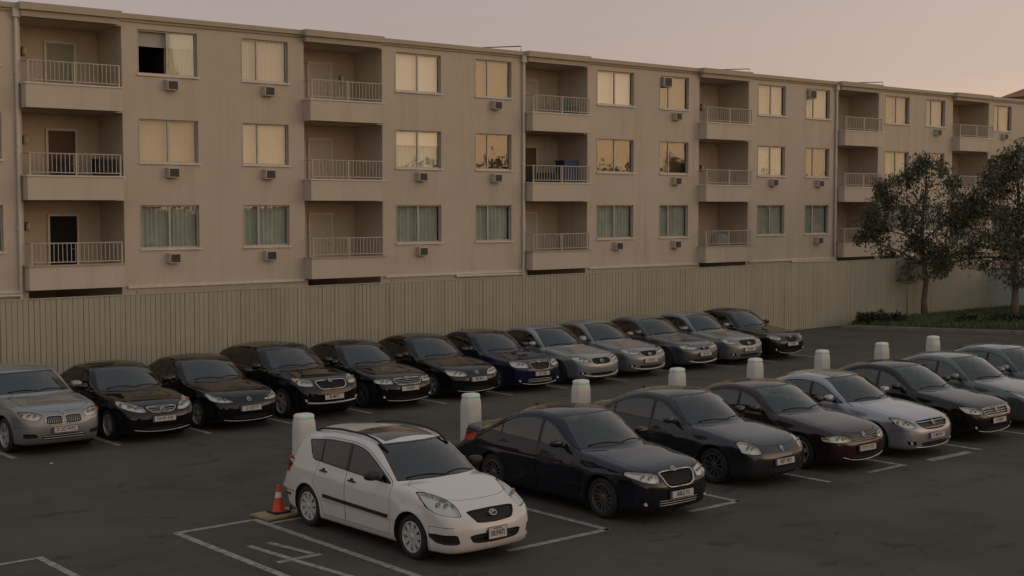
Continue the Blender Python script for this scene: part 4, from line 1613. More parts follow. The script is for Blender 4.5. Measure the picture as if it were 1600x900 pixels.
def emblem_mesh(kind):
    m = MB()
    ry, rz = {'oval': (.062, .042), 'ring': (.046, .046), 'small': (.03, .03), 'shield': (.035, .05)}[kind]
    pts = [(0.004, ry * math.cos(2 * math.pi * k / 20), rz * math.sin(2 * math.pi * k / 20)) for k in range(21)]
    m.tube(pts, .0075, 6, 0, False)
    m.add([(0, 0, 0)] + [(0, ry * math.cos(2 * math.pi * k / 20), rz * math.sin(2 * math.pi * k / 20)) for k in range(20)],
          [(0, 1 + k, 1 + (k + 1) % 20) for k in range(20)], 1)
    sp = [(.006, ry * .6 * math.cos(a), rz * .5 * math.sin(a) * (1 if a < math.pi else 1)) for a in np.linspace(.4, 4.4, 12)]
    m.tube(sp, .006, 6, 0)
    m.tube([(.006, -ry * .5, -rz * .05), (.006, ry * .45, rz * .15)], .006, 6, 0)
    return m.mesh('emblem', ['chrome', 'plastic_black'], True)

FACE0 = dict(
    lamp=[(.44, .60), (.47, .665), (.60, .715), (.74, .755), (.80, .765), (.80, .70), (.73, .635), (.60, .60)],
    grille=[(0, .545), (.27, .55), (.33, .64), (.35, .69), (0, .70)], frame=.012, bars=('h', 4, 'chrome', .008),
    intake=[(0, .26), (.42, .265), (.48, .33), (.45, .39), (0, .385)], fog=[(.56, .29), (.74, .31), (.76, .37), (.60, .365)],
    emblem=('ring', .70), plate=.46, text='SK 017 AB', band=True, skid=None, lip=None, amber=False, mould=False)

def shell_for(body, hcar, face):
    """cut one half shell into its panels; returns shape, vertices, normals, regions"""
    sh = Shape(body)
    pn = Panels(sh, hcar)
    L2 = sh.L / 2
    b = body
    X = lambda d: L2 - d
    front = lambda c, n: (c[0] > L2 - 1.1) & (n[0] > .10)
    side = lambda c, n: (c[1] > .42) & (n[1] > .22)
    # bumper and hood
    bpl = [(X(-.2), .0), (X(b['fo'] - b['ar'] - .015), .0), (X(b['fo'] - b['ar'] - .02), b['wr'] + .22), (X(.36), face.get('bz', .56)), (X(-.2), face.get('bz', .56))]
    pn.cut('bumper', bpl, 'xz')
    bs = lambda c, n: c[1] > .66
    pn.cut('seam', bpl, 'xz', bs)
    pn.cut('bumper', offset_poly(bpl, .006), 'xz', bs, ('seam',))
    hf = face.get('hoodf', .10)
    hp = [(X(hf), -.1), (X(hf), .0), (X(hf + .03), .34), (X(hf + .16), .58), (X(hf + .40), .645), (X(b['G'][1][0] + .28), .70), (X(b['G'][1][0] + .45), .0), (X(b['G'][1][0] + .45), -.1)]
    top = lambda c, n: (n[2] > .35) & (c[0] > X(b['G'][1][0] + .6)) & (c[2] > .5)
    hp = round_poly([(p[0], -.6 if p[1] < 0 else p[1]) for p in hp if p[1] != 0], 2)
    pn.cut('seam', hp, 'xy', top)
    pn.cut('hood', offset_poly(hp, .0065), 'xy', top, ('seam',))
    # doors
    Gs = lambda d: float(sh.gside(np.array(d), .66))
    dE, dQ, dB = b['dE'], b['dQ'], b['dB']
    rear_line = lambda d: float(sh.belt(dE)) + (dE - d) * b['eslope'] + .012
    dtop = lambda d: min(Gs(d) - .080, rear_line(d))
    kd, ks = b.get('kick', (9, 1))
    bel = lambda d: float(sh.belt(d)) + max(0, d - kd) * ks
    # front corner of the daylight opening
    ds = np.linspace(.8, dE, 400)
    ok = [d for d in ds if dtop(d) - bel(d) > .012]
    d0, d1 = ok[0], ok[-1]
    hinge = b['fo'] + b['ar'] + .10
    zs = b['zb'] + .10
    tops = lambda a, c, n=9: [(X(d), max(dtop(d) + .028, bel(d) + .01)) for d in np.linspace(a, c, n)]
    ra = b['fo'] + b['wb']
    fd = [(X(hinge + .03), zs)] + [(X(hinge - .015), .55), (X(hinge), bel(hinge) - .02)] + tops(max(d0, hinge + .02), dB, 10) + [(X(dB), zs)]
    arc = [(X(ra - (b['ar'] + .055) * math.cos(a)), b['wr'] + (b['ar'] + .055) * math.sin(a)) for a in np.linspace(.08, 1.15, 6)]
    rd = [(X(dB + .0), zs)] + tops(dB, min(dQ + .1, dE - .1), 9) + [(X(dQ + .06), bel(dQ) - .02)] + arc[::-1] + [(X(ra - b['ar'] - .09), zs)]
    for nm, pl in (('front_door', fd), ('rear_door', rd)):
        pn.cut('seam', pl, 'xz', side)
        pn.cut(nm, offset_poly(pl, .006), 'xz', side, ('seam',))
    # windows: black surround, then panes
    dd = np.linspace(d0, d1, 22)
    pn.cut('window_trim', [(X(d), bel(d)) for d in dd] + [(X(d), dtop(d)) for d in dd[::-1]], 'xz', side)
    wins = [(d0 + .10, dB - .032), (dB + .032, dQ - .014), (dQ + .014, d1 - .02)]
    for i, (a, c) in enumerate(wins):
        q = [d for d in np.linspace(a, c, 12) if dtop(d) - bel(d) > .045]
        if len(q) > 2:
            pn.cut('window%d' % i, [(X(d), bel(d) + .014) for d in q] + [(X(d), dtop(d) - .016) for d in q[::-1]], 'xz', side)
    # windscreen and rear window
    zc, zh = b['cowl'], b['head']
    gyz = lambda z: b['gy0'] * .99 - b['tum'] * (z - .96) - b['tum2'] * max(0, z - .96) ** 2
    wf = lambda c, n: (c[0] > X(dB)) & (n[0] > .2) & (n[2] > .2) & (c[2] > zc - .09)
    zz = np.linspace(zc - .045, zh, 7)
    ws = [(-.05, zc - .012), (0, zc - .012), (.35, zc - .022)] + [(gyz(z) - .085, z) for z in zz] + [(.3, zh + .018), (0, zh + .024), (-.05, zh + .024)]
    pn.cut('screen_trim', ws, 'yz', wf)
    pn.cut('windshield', offset_poly(ws, .013), 'yz', wf, ('screen_trim',))
    rz0, rz1 = float(sh.T(dE + .2)) + .05, zh - .03
    rf = lambda c, n: (c[0] < X(dB + .5)) & (n[0] < -.15) & (n[2] > .05) & (c[2] > rz0 - .1)
    zz = np.linspace(rz0, rz1, 6)
    pn.cut('rear_window', [(-.05, rz0), (0, rz0)] + [(gyz(z) - .13, z) for z in zz] + [(0, rz1 + .02), (-.05, rz1 + .02)], 'yz', rf)
    # front lamps, grille, air intakes
    for key, nm in (('grille', 'grille'), ('intake', 'intake'), ('fog', 'fog_recess'), ('lamp', 'headlight')):
        pl = face.get(key)
        if not pl:
            continue
        if key in ('grille', 'intake') and min(p[0] for p in pl) <= 0:
            pl = [(-.2 if p[0] <= 0 else p[0], p[1]) for p in pl]
        pl = round_poly(pl, 2)
        if key == 'lamp':
            pn.cut('seam', offset_poly(pl, -.006), 'yz', front)
        pn.cut(nm, pl, 'yz', front)
    if face.get('mould'):
        pn.cut('moulding', [(X(hinge + .05), .50), (X(ra - b['ar'] - .10), .53), (X(ra - b['ar'] - .10), .58), (X(hinge + .02), .55)], 'xz', side)
    tl = face.get('tail') or [(.56, .80), (.62, .93), (.84, .95), (.86, .80)]
    pn.cut('taillight', tl, 'yz', lambda c, n: (c[0] < -L2 + .55) & (n[0] < -.10))
    # wheel openings and the dark underside
    for i, dw in enumerate(sh.dw):
        circ = [(X(dw) + b['ar'] * math.cos(a), b['wr'] + b['ar'] * math.sin(a)) for a in np.linspace(0, 2 * math.pi, 33)[:-1]]
        pn.cut('hole', circ, 'xz', lambda c, n: (c[1] > .50))
    return sh, pn, (d0, d1, dtop, bel, hinge, ra)

def make_car(name, label, body, face, paint_mat, Xc, Yf, wheel='five', hcar=.032, group=None, dark_glass=True, seats=True, rails=False, yaw=0.0):
    fc = dict(FACE0)
    fc.update(face)
    sh, pn, (d0, d1, dtop, bel, hinge, ra) = shell_for(body, hcar, fc)
    reg = pn.finish()
    V, Nn = pn.V, pn.Nn
    b = body
    L2 = sh.L / 2
    X = lambda d: L2 - d
    root = empty(name, (Xc, Yf + L2, 0), label, 'car', group, R(-90) + (yaw or R(float(rng.uniform(-.8, .8)))))
    gw = 'car_glass'
    gs = 'car_glass_dark' if dark_glass else 'car_glass'
    def part(nm, regs, mats, sides, parent=root, normals=True):
        ps = []
        for i, (r, push) in enumerate(regs):
            if r in reg:
                v, n, f = region_geo(V, Nn, reg[r], push)
                ps.append((v, n, f, min(i, len(mats) - 1)))
        if not ps:
            return None
        return link(nm, skin(nm, ps, mats, sides, normals), parent)
    under = []
    keep = []
    vz, nz = V[:, 2].tolist(), Nn[:, 2].tolist()
    for f in reg['body']:
        (under if (nz[f[0]] < -.75 and nz[f[-1]] < -.75 and vz[f[0]] < .33) else keep).append(f)
    reg['body'] = keep
    reg['under'] = under
    part('body', [('body', 0), ('seam', -.006)], [paint_mat, 'seam'], 'both')
    part('underbody', [('under', 0)], ['plastic_black'], 'both')
    part('hood', [('hood', 0)], [paint_mat], 'both')
    part('front_bumper', [('bumper', 0)], [paint_mat], 'both')
    part('windshield', [('windshield', -.003)], [gw], 'both')
    part('screen_trim', [('screen_trim', 0)], ['trim_black'], 'both')
    part('rear_window', [('rear_window', -.003)], [gs], 'both')
    for s_ in 'lr':
        sg = 1 if s_ == 'l' else -1
        for nm in ('front_door', 'rear_door'):
            dr = part('door', [(nm, 0)], [paint_mat], s_)
            if dr:
                # handle with a shadow cup
                dh = (b['dB'] - .16) if nm == 'front_door' else (b['dQ'] - .10)
                zh = bel(dh) - .115
                yy = float(sh.surf(1, [X(dh)], [zh])[0])
                hm = MB()
                hm.tube([(X(dh) + .10, yy - .004, zh), (X(dh) + .08, yy + .022, zh + .003), (X(dh) - .06, yy + .024, zh + .005), (X(dh) - .09, yy - .004, zh + .005)], [.011, .013, .013, .011], 8)
                hm.lathe([(.0, yy + .002), (.045, yy + .001), (.048, yy - .01)], 12, 'y', (X(dh), 0, zh))
                hm.v = [(x, y * sg, z) for x, y, z in hm.v]
                hm.build('handle', fc.get('handle', 'plastic_black') if not fc.get('handle_paint') else paint_mat, dr, True, off=(0, 0, 0))
        part('window_trim', [('window_trim', .001)], ['trim_black'], s_)
        for i in range(3):
            part('window', [('window%d' % i, -.004)], [gs], s_)
        part('moulding', [('moulding', .014)], ['plastic_black'], s_)
        part('taillight', [('taillight', .003)], ['tail_red'], s_)
        hl = part('headlight', [('headlight', .001)], ['lens_glass'], s_)
        if 'headlight' in reg:
            v, n, f = region_geo(V, Nn, reg['headlight'])
            be = boundary(f)
            v2 = v - n * .028 - np.array([.018, 0, 0])
            k = len(v)
            vv = np.concatenate([v - n * .001, v2])
            ff = [tuple(i + k for i in q) for q in f] + [(a, bq, bq + k, a + k) for a, bq in be]
            nn = np.concatenate([n, n])
            link('reflector', skin('reflector', [(vv, nn, ff, 0)], ['reflector'], s_, False), hl)
            # projector bowls inside the lamp
            ys, zs = v[:, 1], v[:, 2]
            cy, cz = ys.mean(), zs.mean()
            for j, (ty, tz, rr, mt) in enumerate(((.34, .5, .040, 'chrome'), (.62, .52, .046, 'chrome')) + (((.90, .55, .042, 'amber'),) if fc['amber'] else ())):
                yq = ys.min() + ty * (ys.max() - ys.min())
                band = np.abs(ys - yq) < .05
                zq = zs[band].min() + tz * (zs[band].max() - zs[band].min())
                rr = min(rr, .42 * (zs[band].max() - zs[band].min()))
                xq = float(sh.surf(0, [yq], [zq])[0]) - .055
                bm_ = MB()
                bm_.lathe([(rr, .030), (rr * .9, .034), (rr * .75, .012), (rr * .35, .004), (0, .004)], 14, 'x', (xq, yq * sg, zq), 0)
                bm_.lathe([(rr * .42, .006), (rr * .36, .022), (0, .028)], 10, 'x', (xq, yq * sg, zq), 1)
                bm_.build('lamp', [mt, 'lamp_glass' if mt != 'amber' else 'amber'], hl, True, off=(0, 0, 0))
        if 'fog_recess' in reg:
            v, n, f = region_geo(V, Nn, reg['fog_recess'])
            be = boundary(f)
            k = len(v)
            vv = np.concatenate([v, v - n * .03])
            fo = link('fog_lamp', skin('fog_lamp', [(vv, np.concatenate([n, n]), [tuple(i + k for i in q) for q in f] + [(a, bq, bq + k, a + k) for a, bq in be], 0)], ['grille_black'], s_, False), root)
            if fc.get('fogl', True):
                cy, cz = v[:, 1].mean(), v[:, 2].mean()
                xq = float(sh.surf(0, [cy], [cz])[0]) - .02
                bm_ = MB()
                bm_.lathe([(.034, .0), (.034, .012), (.028, .014), (.012, .006), (0, .006)], 12, 'x', (xq, cy * sg, cz))
                bm_.build('lamp', 'reflector', fo, True, off=(0, 0, 0))
    # grille and intake recesses with bars
    def surf_line(y0, y1, z, out, n=13, zf=None):
        ys = np.linspace(y0, y1, n)
        zs_ = np.full(n, z) if zf is None else zf(ys)
        return [(float(x) + out, float(y), float(zz)) for x, y, zz in zip(sh.surf(0, ys, zs_), ys, zs_)]
    for rn, key in (('grille', 'grille'), ('intake', 'intake')):
        if rn not in reg:
            continue
        v, n, f = region_geo(V, Nn, reg[rn])
        be = [e for e in boundary(f) if not (abs(v[e[0]][1]) < 1e-4 and abs(v[e[1]][1]) < 1e-4)]
        k = len(v)
        vv = np.concatenate([v, v - np.array([.035, 0, 0])])
        g = link('grille' if rn == 'grille' else 'air_intake', skin(rn, [(vv, np.concatenate([n, n]), [tuple(i + k for i in q) for q in f] + [(a, bq, bq + k, a + k) for a, bq in be], 0)], ['grille_black'], 'both', False), root)
        pl = fc[key]
        zmin, zmax = min(p[1] for p in pl), max(p[1] for p in pl)
        def yspan(z):
            hit = []
            for i in range(len(pl)):
                (ya, za), (yb, zb_) = pl[i], pl[(i + 1) % len(pl)]
                if (za - z) * (zb_ - z) < 0:
                    hit.append(ya + (yb - ya) * (z - za) / (zb_ - za))
            hit = [h_ for h_ in hit if h_ > .001] + [0 if min(p[0] for p in pl) <= 0 else 9]
            hit = [h_ for h_ in hit if h_ < 9]
            return (min(hit), max(hit)) if len(hit) > 1 else (0, 0)
        bars = fc['bars'] if rn == 'grille' else fc.get('ibars', ('h', 2, 'plastic_black', .007))
        if bars:
            kind, nb, mt, br = bars
            if kind == 'h':
                for i in range(nb):
                    z = zmin + (zmax - zmin) * (i + .75) / (nb + .5)
                    y0, y1 = yspan(z)
                    if y1 - y0 < .06:
                        continue
                    for seg in (((-y1 + .012, y1 - .012),) if y0 < .01 else ((-y1 + .012, -y0 - .012), (y0 + .012, y1 - .012))):
                        bm_ = MB()
                        bm_.tube(surf_line(seg[0], seg[1], z, -.008), br, 6)
                        bm_.build('bar', mt, g, True, off=(0, 0, 0))
            elif kind == 'v':
                ymn, ymx = min(p[0] for p in pl), max(p[0] for p in pl)
                for sg in (-1, 1):
                    for i in range(nb):
                        y = ymn + (ymx - ymn) * (i + .6) / (nb + .2)
                        zz = [z for z in np.linspace(zmin + .004, zmax - .004, 15) if yspan(z)[0] <= y <= yspan(z)[1]]
                        if len(zz) < 3:
                            continue
                        zr = np.linspace(zz[0], zz[-1], 6)
                        xs_ = sh.surf(0, np.full(6, y), zr)
                        bm_ = MB()
                        bm_.tube([(float(x) - .006, y * sg, float(z)) for x, z in zip(xs_, zr)], br, 6)
                        bm_.build('bar', mt, g, True, off=(0, 0, 0))
        if rn == 'grille' and fc['frame']:
            rp = round_poly([(-.2 if p[0] <= 0 else p[0], p[1]) for p in pl], 2)
            rp = np.array(rp)
            mir = min(p[0] for p in pl) <= 0
            xs_ = sh.surf(0, rp[:, 0], rp[:, 1])
            loop = [(float(x) + .003, float(y), float(z)) for x, (y, z) in zip(xs_, rp)]
            fm = MB()
            if mir:
                # open chain that skips the centre line, mirrored
                st = next(i for i in range(len(loop)) if loop[i][1] < .002 and loop[(i + 1) % len(loop)][1] >= .002)
                ch = [loop[(st + i) % len(loop)] for i in range(len(loop))]
                ch = [c for i, c in enumerate(ch) if c[1] >= .002 or i == 0]
                zlast = ch[-1][2]
                ch[0] = (ch[0][0], 0, ch[1][2])
                ch.append((ch[-1][0], 0, zlast))
                for sg in (1, -1):
                    fm.tube([(x, y * sg, z) for x, y, z in ch], fc['frame'], 8)
            else:
                for sg in (1, -1):
                    fm.tube([(x, y * sg, z) for x, y, z in loop + loop[:1]], fc['frame'], 8, 0, False)
            fm.build('grille_frame', fc.get('fmat', 'chrome'), g, True, off=(0, 0, 0))
    # bright strips on the bumper (skid plate, lip)
    for key, mt, r_ in (('skid', 'silver_plastic', .024), ('lip', 'chrome', .009)):
        if fc[key]:
            y1, z0_, z1_ = fc[key]
            bm_ = MB()
            bm_.tube(surf_line(-y1, y1, 0, .002, 21, lambda ys: z0_ + (z1_ - z0_) * np.abs(ys / y1) ** 2.2), r_, 8)
            bm_.build('skid_plate' if key == 'skid' else 'bumper_strip', mt, root, True, off=(0, 0, 0))
    if fc['emblem']:
        ek, ez = fc['emblem']
        x0 = float(sh.surf(0, [0], [ez])[0])
        nrm = sh.grad(np.array([[x0, 0, ez]]))[0]
        em = link('emblem', shared('emb' + ek, lambda: emblem_mesh(ek)), root, (x0 + .008, 0, ez))
        em.rotation_euler = (0, -math.atan2(max(0, nrm[2]), max(.15, nrm[0])) * .8, 0)
    if fc['plate']:
        pz = fc['plate']
        x0 = float(sh.surf(0, [0.0], [pz])[0])
        us = fc.get('us')
        pw, ph = (.165, .080) if us else (.26, .056)
        pm = MB()
        pm.box(-.004, .004, -pw, pw, -ph, ph, 0)
        if fc['band']:
            pm.box(.0041, .0055, -pw + .003, -pw + .045, -ph + .003, ph - .003, 1)
        for a, bq in (((-pw, -ph), (pw, -ph)), ((pw, -ph), (pw, ph)), ((pw, ph), (-pw, ph)), ((-pw, ph), (-pw, -ph))):
            pm.tube([(.004, a[0], a[1]), (.004, bq[0], bq[1])], .004, 4, 2)
        po = link('license_plate', pm.mesh('license_plate', ['plate_white', 'plate_blue', 'plastic_black']), root, (x0 + .022, 0, pz))
        po.rotation_euler = (0, R(-4), 0)
        tx = link('lettering', text_mesh(fc['text'], .105 if us else .098, 'plate_ink'), po, (.0062, .02 if fc['band'] else 0, -.012 if us else 0))
        tx.rotation_euler = (R(90), 0, R(90))
        tx.scale = (.62 if us else .80, 1, 1)
        if us:
            tx = link('lettering', text_mesh('PASSENGER', .03, 'plate_ink'), po, (.0062, 0, .055))
            tx.rotation_euler = (R(90), 0, R(90))
        bk = MB()
        bk.box(-.02, .012, -.18, .18, pz - .04, pz + .04)
        bk.v = [(x + x0, y, z) for x, y, z in bk.v]
        bk.build('plate_holder', 'plastic_black', root, off=(0, 0, 0))
    # mirrors, wipers, aerial
    dm = d0 + .22
    zm = bel(dm) + .03
    for sg in (1, -1):
        ym = float(sh.surf(1, [X(dm)], [zm])[0])
        mk = fc.get('mirror', paint_mat)
        mo = link('mirror', shared('mir' + str(mk), lambda: mirror_mesh(mk)), root, (X(dm), sg * (ym + .005), zm))
        mo.scale = (1, sg, 1)
        wm = MB()
        zc = b['cowl']
        pts = []
        for t in np.linspace(0, 1, 8):
            y = .62 - .58 * t if sg > 0 else .02 - .60 * t + .0
            zq = zc + .005 + .035 * math.sin(t * 2.6) - .028 * (y / .6) ** 2
            pts.append((float(sh.surf(0, [y], [zq])[0]) + .012, y, zq))
        wm.tube(pts, [.006] * 7 + [.01], 6)
        wm.build('wiper', 'plastic_black', root, True, off=(0, 0, 0))
    if fc.get('fin'):
        da = b['dB'] + .95
        za = float(sh.surf(2, [X(da)], [0])[0])
        am = MB()
        am.add([(X(da) + .07, 0, za - .01), (X(da) - .07, .022, za - .01), (X(da) - .07, -.022, za - .01), (X(da) - .06, 0, za + .055)], [(0, 1, 3), (0, 3, 2), (1, 2, 3)])
        am.build('aerial', 'plastic_black', root, off=(0, 0, 0))
    if fc.get('beltline'):
        for sg in (1, -1):
            bt = MB()
            dv = np.linspace(d0 + .08, d1 - .02, 14)
            zv = np.array([bel(d) - .004 for d in dv])
            yv = sh.surf(1, X(dv), zv)
            bt.tube([(X(float(d)), sg * (float(y) + .003), float(z)) for d, y, z in zip(dv, yv, zv)], .008, 6)
            bt.build('belt_strip', 'chrome', root, True, off=(0, 0, 0))
    # wheel wells and wheels
    ty, rm = wheel_meshes(wheel)
    for i, dw in enumerate(sh.dw):
        for sg in (1, -1):
            wm = MB()
            A = np.linspace(R(-35), R(215), 25)
            px = X(dw) + b['ar'] * np.cos(A)
            pz = np.maximum(b['wr'] + b['ar'] * np.sin(A), .0)
            yo = sh.surf(1, px, np.maximum(pz, b['zb'] + .05)) - .003
            Vv = [(float(px[j]), sg * float(yo[j]), float(pz[j])) for j in range(25)] + [(float(px[j]), sg * .50, float(pz[j])) for j in range(25)] + [(X(dw), sg * .50, b['wr'])]
            Ff = [(j, j + 1, j + 26, j + 25) for j in range(24)] + [(25 + j, 26 + j, 50) for j in range(24)]
            wm.add(Vv, Ff)
            wm.build('wheel_well', 'plastic_black', root, True, off=(0, 0, 0))
            wh = bpy.data.objects.new('wheel', None)
            col.objects.link(wh)
            wh.parent = root
            yw = float(sh.surf(1, [X(dw)], [b['wr'] + b['ar'] + .03])[0])
            wh.location = (X(dw), sg * (yw - .135), b['wr'])
            wh.rotation_euler = (0, rng.uniform(0, 6), 0 if sg > 0 else math.pi)
            wh.scale = (b['wr'], b['wr'], b['wr'])
            wh.empty_display_size = .1
            link('tyre', ty, wh)
            link('rim', rm, wh)
    # cabin
    it = MB()
    zi = bel(2.0) - .06
    yi = b['gy0'] - .035
    da_, db_ = d0 + .06, b['dE'] + .1
    it.add([(X(da_), -yi, zi), (X(da_), yi, zi), (X(db_), yi, zi), (X(db_), -yi, zi), (X(da_), -yi, .32), (X(da_), yi, .32), (X(db_), yi, .32), (X(db_), -yi, .32)],
           [(4, 5, 6, 7), (0, 1, 5, 4), (1, 2, 6, 5), (2, 3, 7, 6), (3, 0, 4, 7)])
    it.box(X(d0 + .50), X(d0 + .16), -yi + .02, yi - .02, .6, b['cowl'] - .085)
    it.box(X(db_), X(b['dQ'] + .05), -yi + .02, yi - .02, .5, bel(b['dQ']) - .05)
    ino = it.build('cabin', 'interior_dark', root, off=(0, 0, 0))
    if seats:
        sm = shared('seat', seat_mesh)
        roofz = max(z for _, z in b['G'])
        for (dd_, yy) in ((b['dB'] - .42, .37), (b['dB'] - .42, -.37), (b['dB'] + .42, .40), (b['dB'] + .42, -.02), (b['dB'] + .42, -.42)):
            link('seat', sm, ino, (X(dd_), yy, roofz - .97 if dd_ < b['dB'] else roofz - 1.0))
        sw = MB()
        pts = [(.19 * math.cos(a) * .5, .19 * math.sin(a), .19 * math.cos(a) * .87) for a in np.linspace(0, 2 * math.pi, 19)]
        sw.tube([(X(d0 + .66) + p[0], .37 + p[1], b['cowl'] - .12 + p[2]) for p in pts], .016, 6, 0, False)
        sw.build('steering_wheel', 'interior_dark', ino, True, off=(0, 0, 0))
    if rails:
        for sg in (1, -1):
            rmh = MB()
            dv = np.linspace(1.78, 3.62, 16)
            yv = np.full(16, .565) - .02 * ((dv - 2.6) / 1.0) ** 2
            zv = sh.surf(2, X(dv), yv)
            lift = .032 * np.clip(np.minimum((dv - 1.78) / .16, (3.62 - dv) / .16), 0, 1) ** .7
            rmh.tube([(X(float(d)), sg * float(y), float(z) + .008 + float(l)) for d, y, z, l in zip(dv, yv, zv, lift)], .018, 8)
            rmh.build('roof_rail', 'plastic_black', root, True, off=(0, 0, 0))
    if fc.get('sunroof'):
        sr = MB()
        a0, a1, yw = fc['sunroof']
        nx, ny = 10, 13
        gx = np.linspace(a0, a1, nx); gy = np.linspace(-yw, yw, ny)
        for (grow, up, mt) in ((.0, .004, 0),):
            GX, GY = np.meshgrid(gx, gy, indexing='ij')
            GZ = sh.surf(2, X(GX.ravel()), GY.ravel()) + up
            Vv = [(X(float(x)), float(y), float(z)) for x, y, z in zip(GX.ravel(), GY.ravel(), GZ)]
            sr.add(Vv, [(i * ny + j, i * ny + j + 1, (i + 1) * ny + j + 1, (i + 1) * ny + j) for i in range(nx - 1) for j in range(ny - 1)], mt)
        sr.build('sunroof', fc.get('sunroof_mat', 'sunroof_glass'), root, True, off=(0, 0, 0))
    if fc.get('fuel'):
        dq, zq = b['L'] - .42, .90
        yq = float(sh.surf(1, [X(dq)], [zq])[0])
        fm = MB()
        fm.lathe([(.075, yq - .01), (.075, yq + .006), (.062, yq + .010), (.0, yq - .004)], 18, 'y', (X(dq), 0, zq))
        fm.lathe([(.03, yq + .002), (.026, yq + .02), (0, yq + .022)], 12, 'y', (X(dq) + .01, 0, zq), 1)
        fm.v = [(x, -y, z) for x, y, z in fm.v]
        fm.build('charging_port', ['chrome', 'plastic_black'], root, True, off=(0, 0, 0))
        rb = MB()
        zb_ = .42
        pts = []
        for dq in np.linspace(b['L'] - .38, b['L'] - .18, 6):
            pts.append((X(dq), -float(sh.surf(1, [X(dq)], [zb_])[0]) - .004, zb_))
        rb.tube(pts, .018, 6)
        rb.build('bumper_guard', 'plastic_black', root, True, off=(0, 0, 0))
    return root
# ------------------------------------------------------------------ the parked cars
simple('sunroof_glass', (.045, .043, .032), .12, var=.05)
simple('sunroof_tan', (.16, .12, .085), .2, var=.05)
P_ = {}
for nm, c, mt, ro, du in (('white', (.66, .62, .575), 0, .42, .10), ('navy', (.0075, .0085, .016), .1, .35, .04), ('slate', (.022, .025, .030), .35, .36, .06), ('maroon', (.024, .0075, .0085), .2, .36, .05),
                          ('silver', (.33, .337, .365), .55, .36, .06), ('black', (.0035, .0034, .0037), .0, .32, .02), ('black_dusty', (.004, .0038, .0038), .0, .34, .05), ('greygreen', (.105, .125, .122), .5, .36, .06),
                          ('blue', (.006, .010, .034), .2, .34, .03), ('silver_cool', (.255, .27, .272), .55, .38, .08), ('silver_warm', (.205, .212, .215), .5, .38, .08), ('grey', (.082, .088, .094), .5, .38, .08)):
    P_[nm] = paint('paint_' + nm, c, mt, ro, du, .0 if max(c) < .05 else .25)
HC, HF = .034, .045
sed = BODIES['sedan']
# faces
white_face = dict(lamp=[(0.515, 0.675), (0.49, 0.8), (0.52, 0.858), (0.584, 0.9), (0.65, 0.927), (0.735, 0.932), (0.782, 0.865), (0.798, 0.783), (0.77, 0.715), (0.64, 0.685)],
    grille=[(0, 0.55), (0.3, 0.572), (0.37, 0.65), (0.425, 0.73), (0, 0.74)], frame=0, bars=('h', 6, 'plastic_black', .006),
    intake=[(0, 0.285), (0.39, 0.305), (0.465, 0.43), (0, 0.435)], fog=[(0.58, 0.315), (0.76, 0.305), (0.8, 0.38), (0.81, 0.44), (0.62, 0.452)], fogl=False, emblem=('oval', .675), plate=.42, text='30UF4I72', us=True, band=False,
    mould=True, sunroof=(1.98, 2.72, .44), fuel=True, mirror='plastic_black', bz=.545, hoodf=.33, tail=[(.56, .78), (.62, 1.0), (.9, 1.0), (.9, .78)], ibars=('h', 2, 'plastic_black', .006))
make_car('station_wagon', 'white station wagon with roof rails and sunroof beside the traffic cone', BODIES['wagon'], white_face, P_['white'], 11.80, 14.22, 'cap', .030, None, True, True, True)
chrome_face = dict(lamp=[(0.43, 0.635), (0.4, 0.745), (0.5, 0.78), (0.66, 0.8), (0.79, 0.81), (0.82, 0.74), (0.7, 0.67), (0.56, 0.64)],
    grille=[(0, 0.545), (0.22, 0.55), (0.3, 0.6), (0.345, 0.7), (0.365, 0.775), (0, 0.79)], frame=.013, bars=('v', 13, 'grille_black', .005), emblem=('ring', .795), plate=.435, fin=True, text='AI8LE P3',
    intake=[(0, 0.25), (0.44, 0.255), (0.46, 0.375), (0, 0.38)], ibars=('h', 3, 'chrome', .006), fog=[(.58, .28), (.72, .30), (.73, .37), (.60, .36)])
make_car('sedan', 'navy sedan with a chrome framed grille right of the white wagon', variant('sedan', tall=1.06, nose=.03), chrome_face, P_['navy'], 15.58, 14.24, 'mesh', HC, 'cars in the front row', False)
round_face = dict(lamp=[(0.518, 0.608), (0.525, 0.708), (0.6, 0.79), (0.7, 0.8), (0.777, 0.776), (0.8, 0.7), (0.795, 0.621), (0.65, 0.6)], grille=None, frame=0, emblem=('shield', .655), plate=.44, fin=True, text='B3IT 9E7I',
    intake=[(0, .24), (.36, .245), (.42, .34), (0, .345)], ibars=('h', 3, 'plastic_black', .009), fog=None, skid=None)
make_car('sedan', 'slate grey sedan with rounded nose and no grille in the front row', variant('sedan', roof=.015), round_face, P_['slate'], 18.91, 14.88, 'multi', HC, 'cars in the front row', False)
low_face = dict(lamp=[(0.36, 0.585), (0.4, 0.65), (0.55, 0.692), (0.67, 0.705), (0.82, 0.67), (0.81, 0.575), (0.72, 0.57), (0.5, 0.572)], grille=[(0, 0.555), (0.3, 0.56), (0.4, 0.6), (0.425, 0.66), (0, 0.675)], frame=0, bars=('h', 4, 'silver_plastic', .006),
    emblem=('shield', .665), plate=.44, text='97 IV1 X1K', intake=[(0, .24), (.44, .25), (.48, .33), (0, .335)], lip=(.60, .205, .30), amber=True, fog=None)
make_car('sedan', 'dark maroon sedan with amber lamps in the front row', variant('sedan', roof=-.015), low_face, P_['maroon'], 21.18, 14.75, 'five', HC, 'cars in the front row', False)
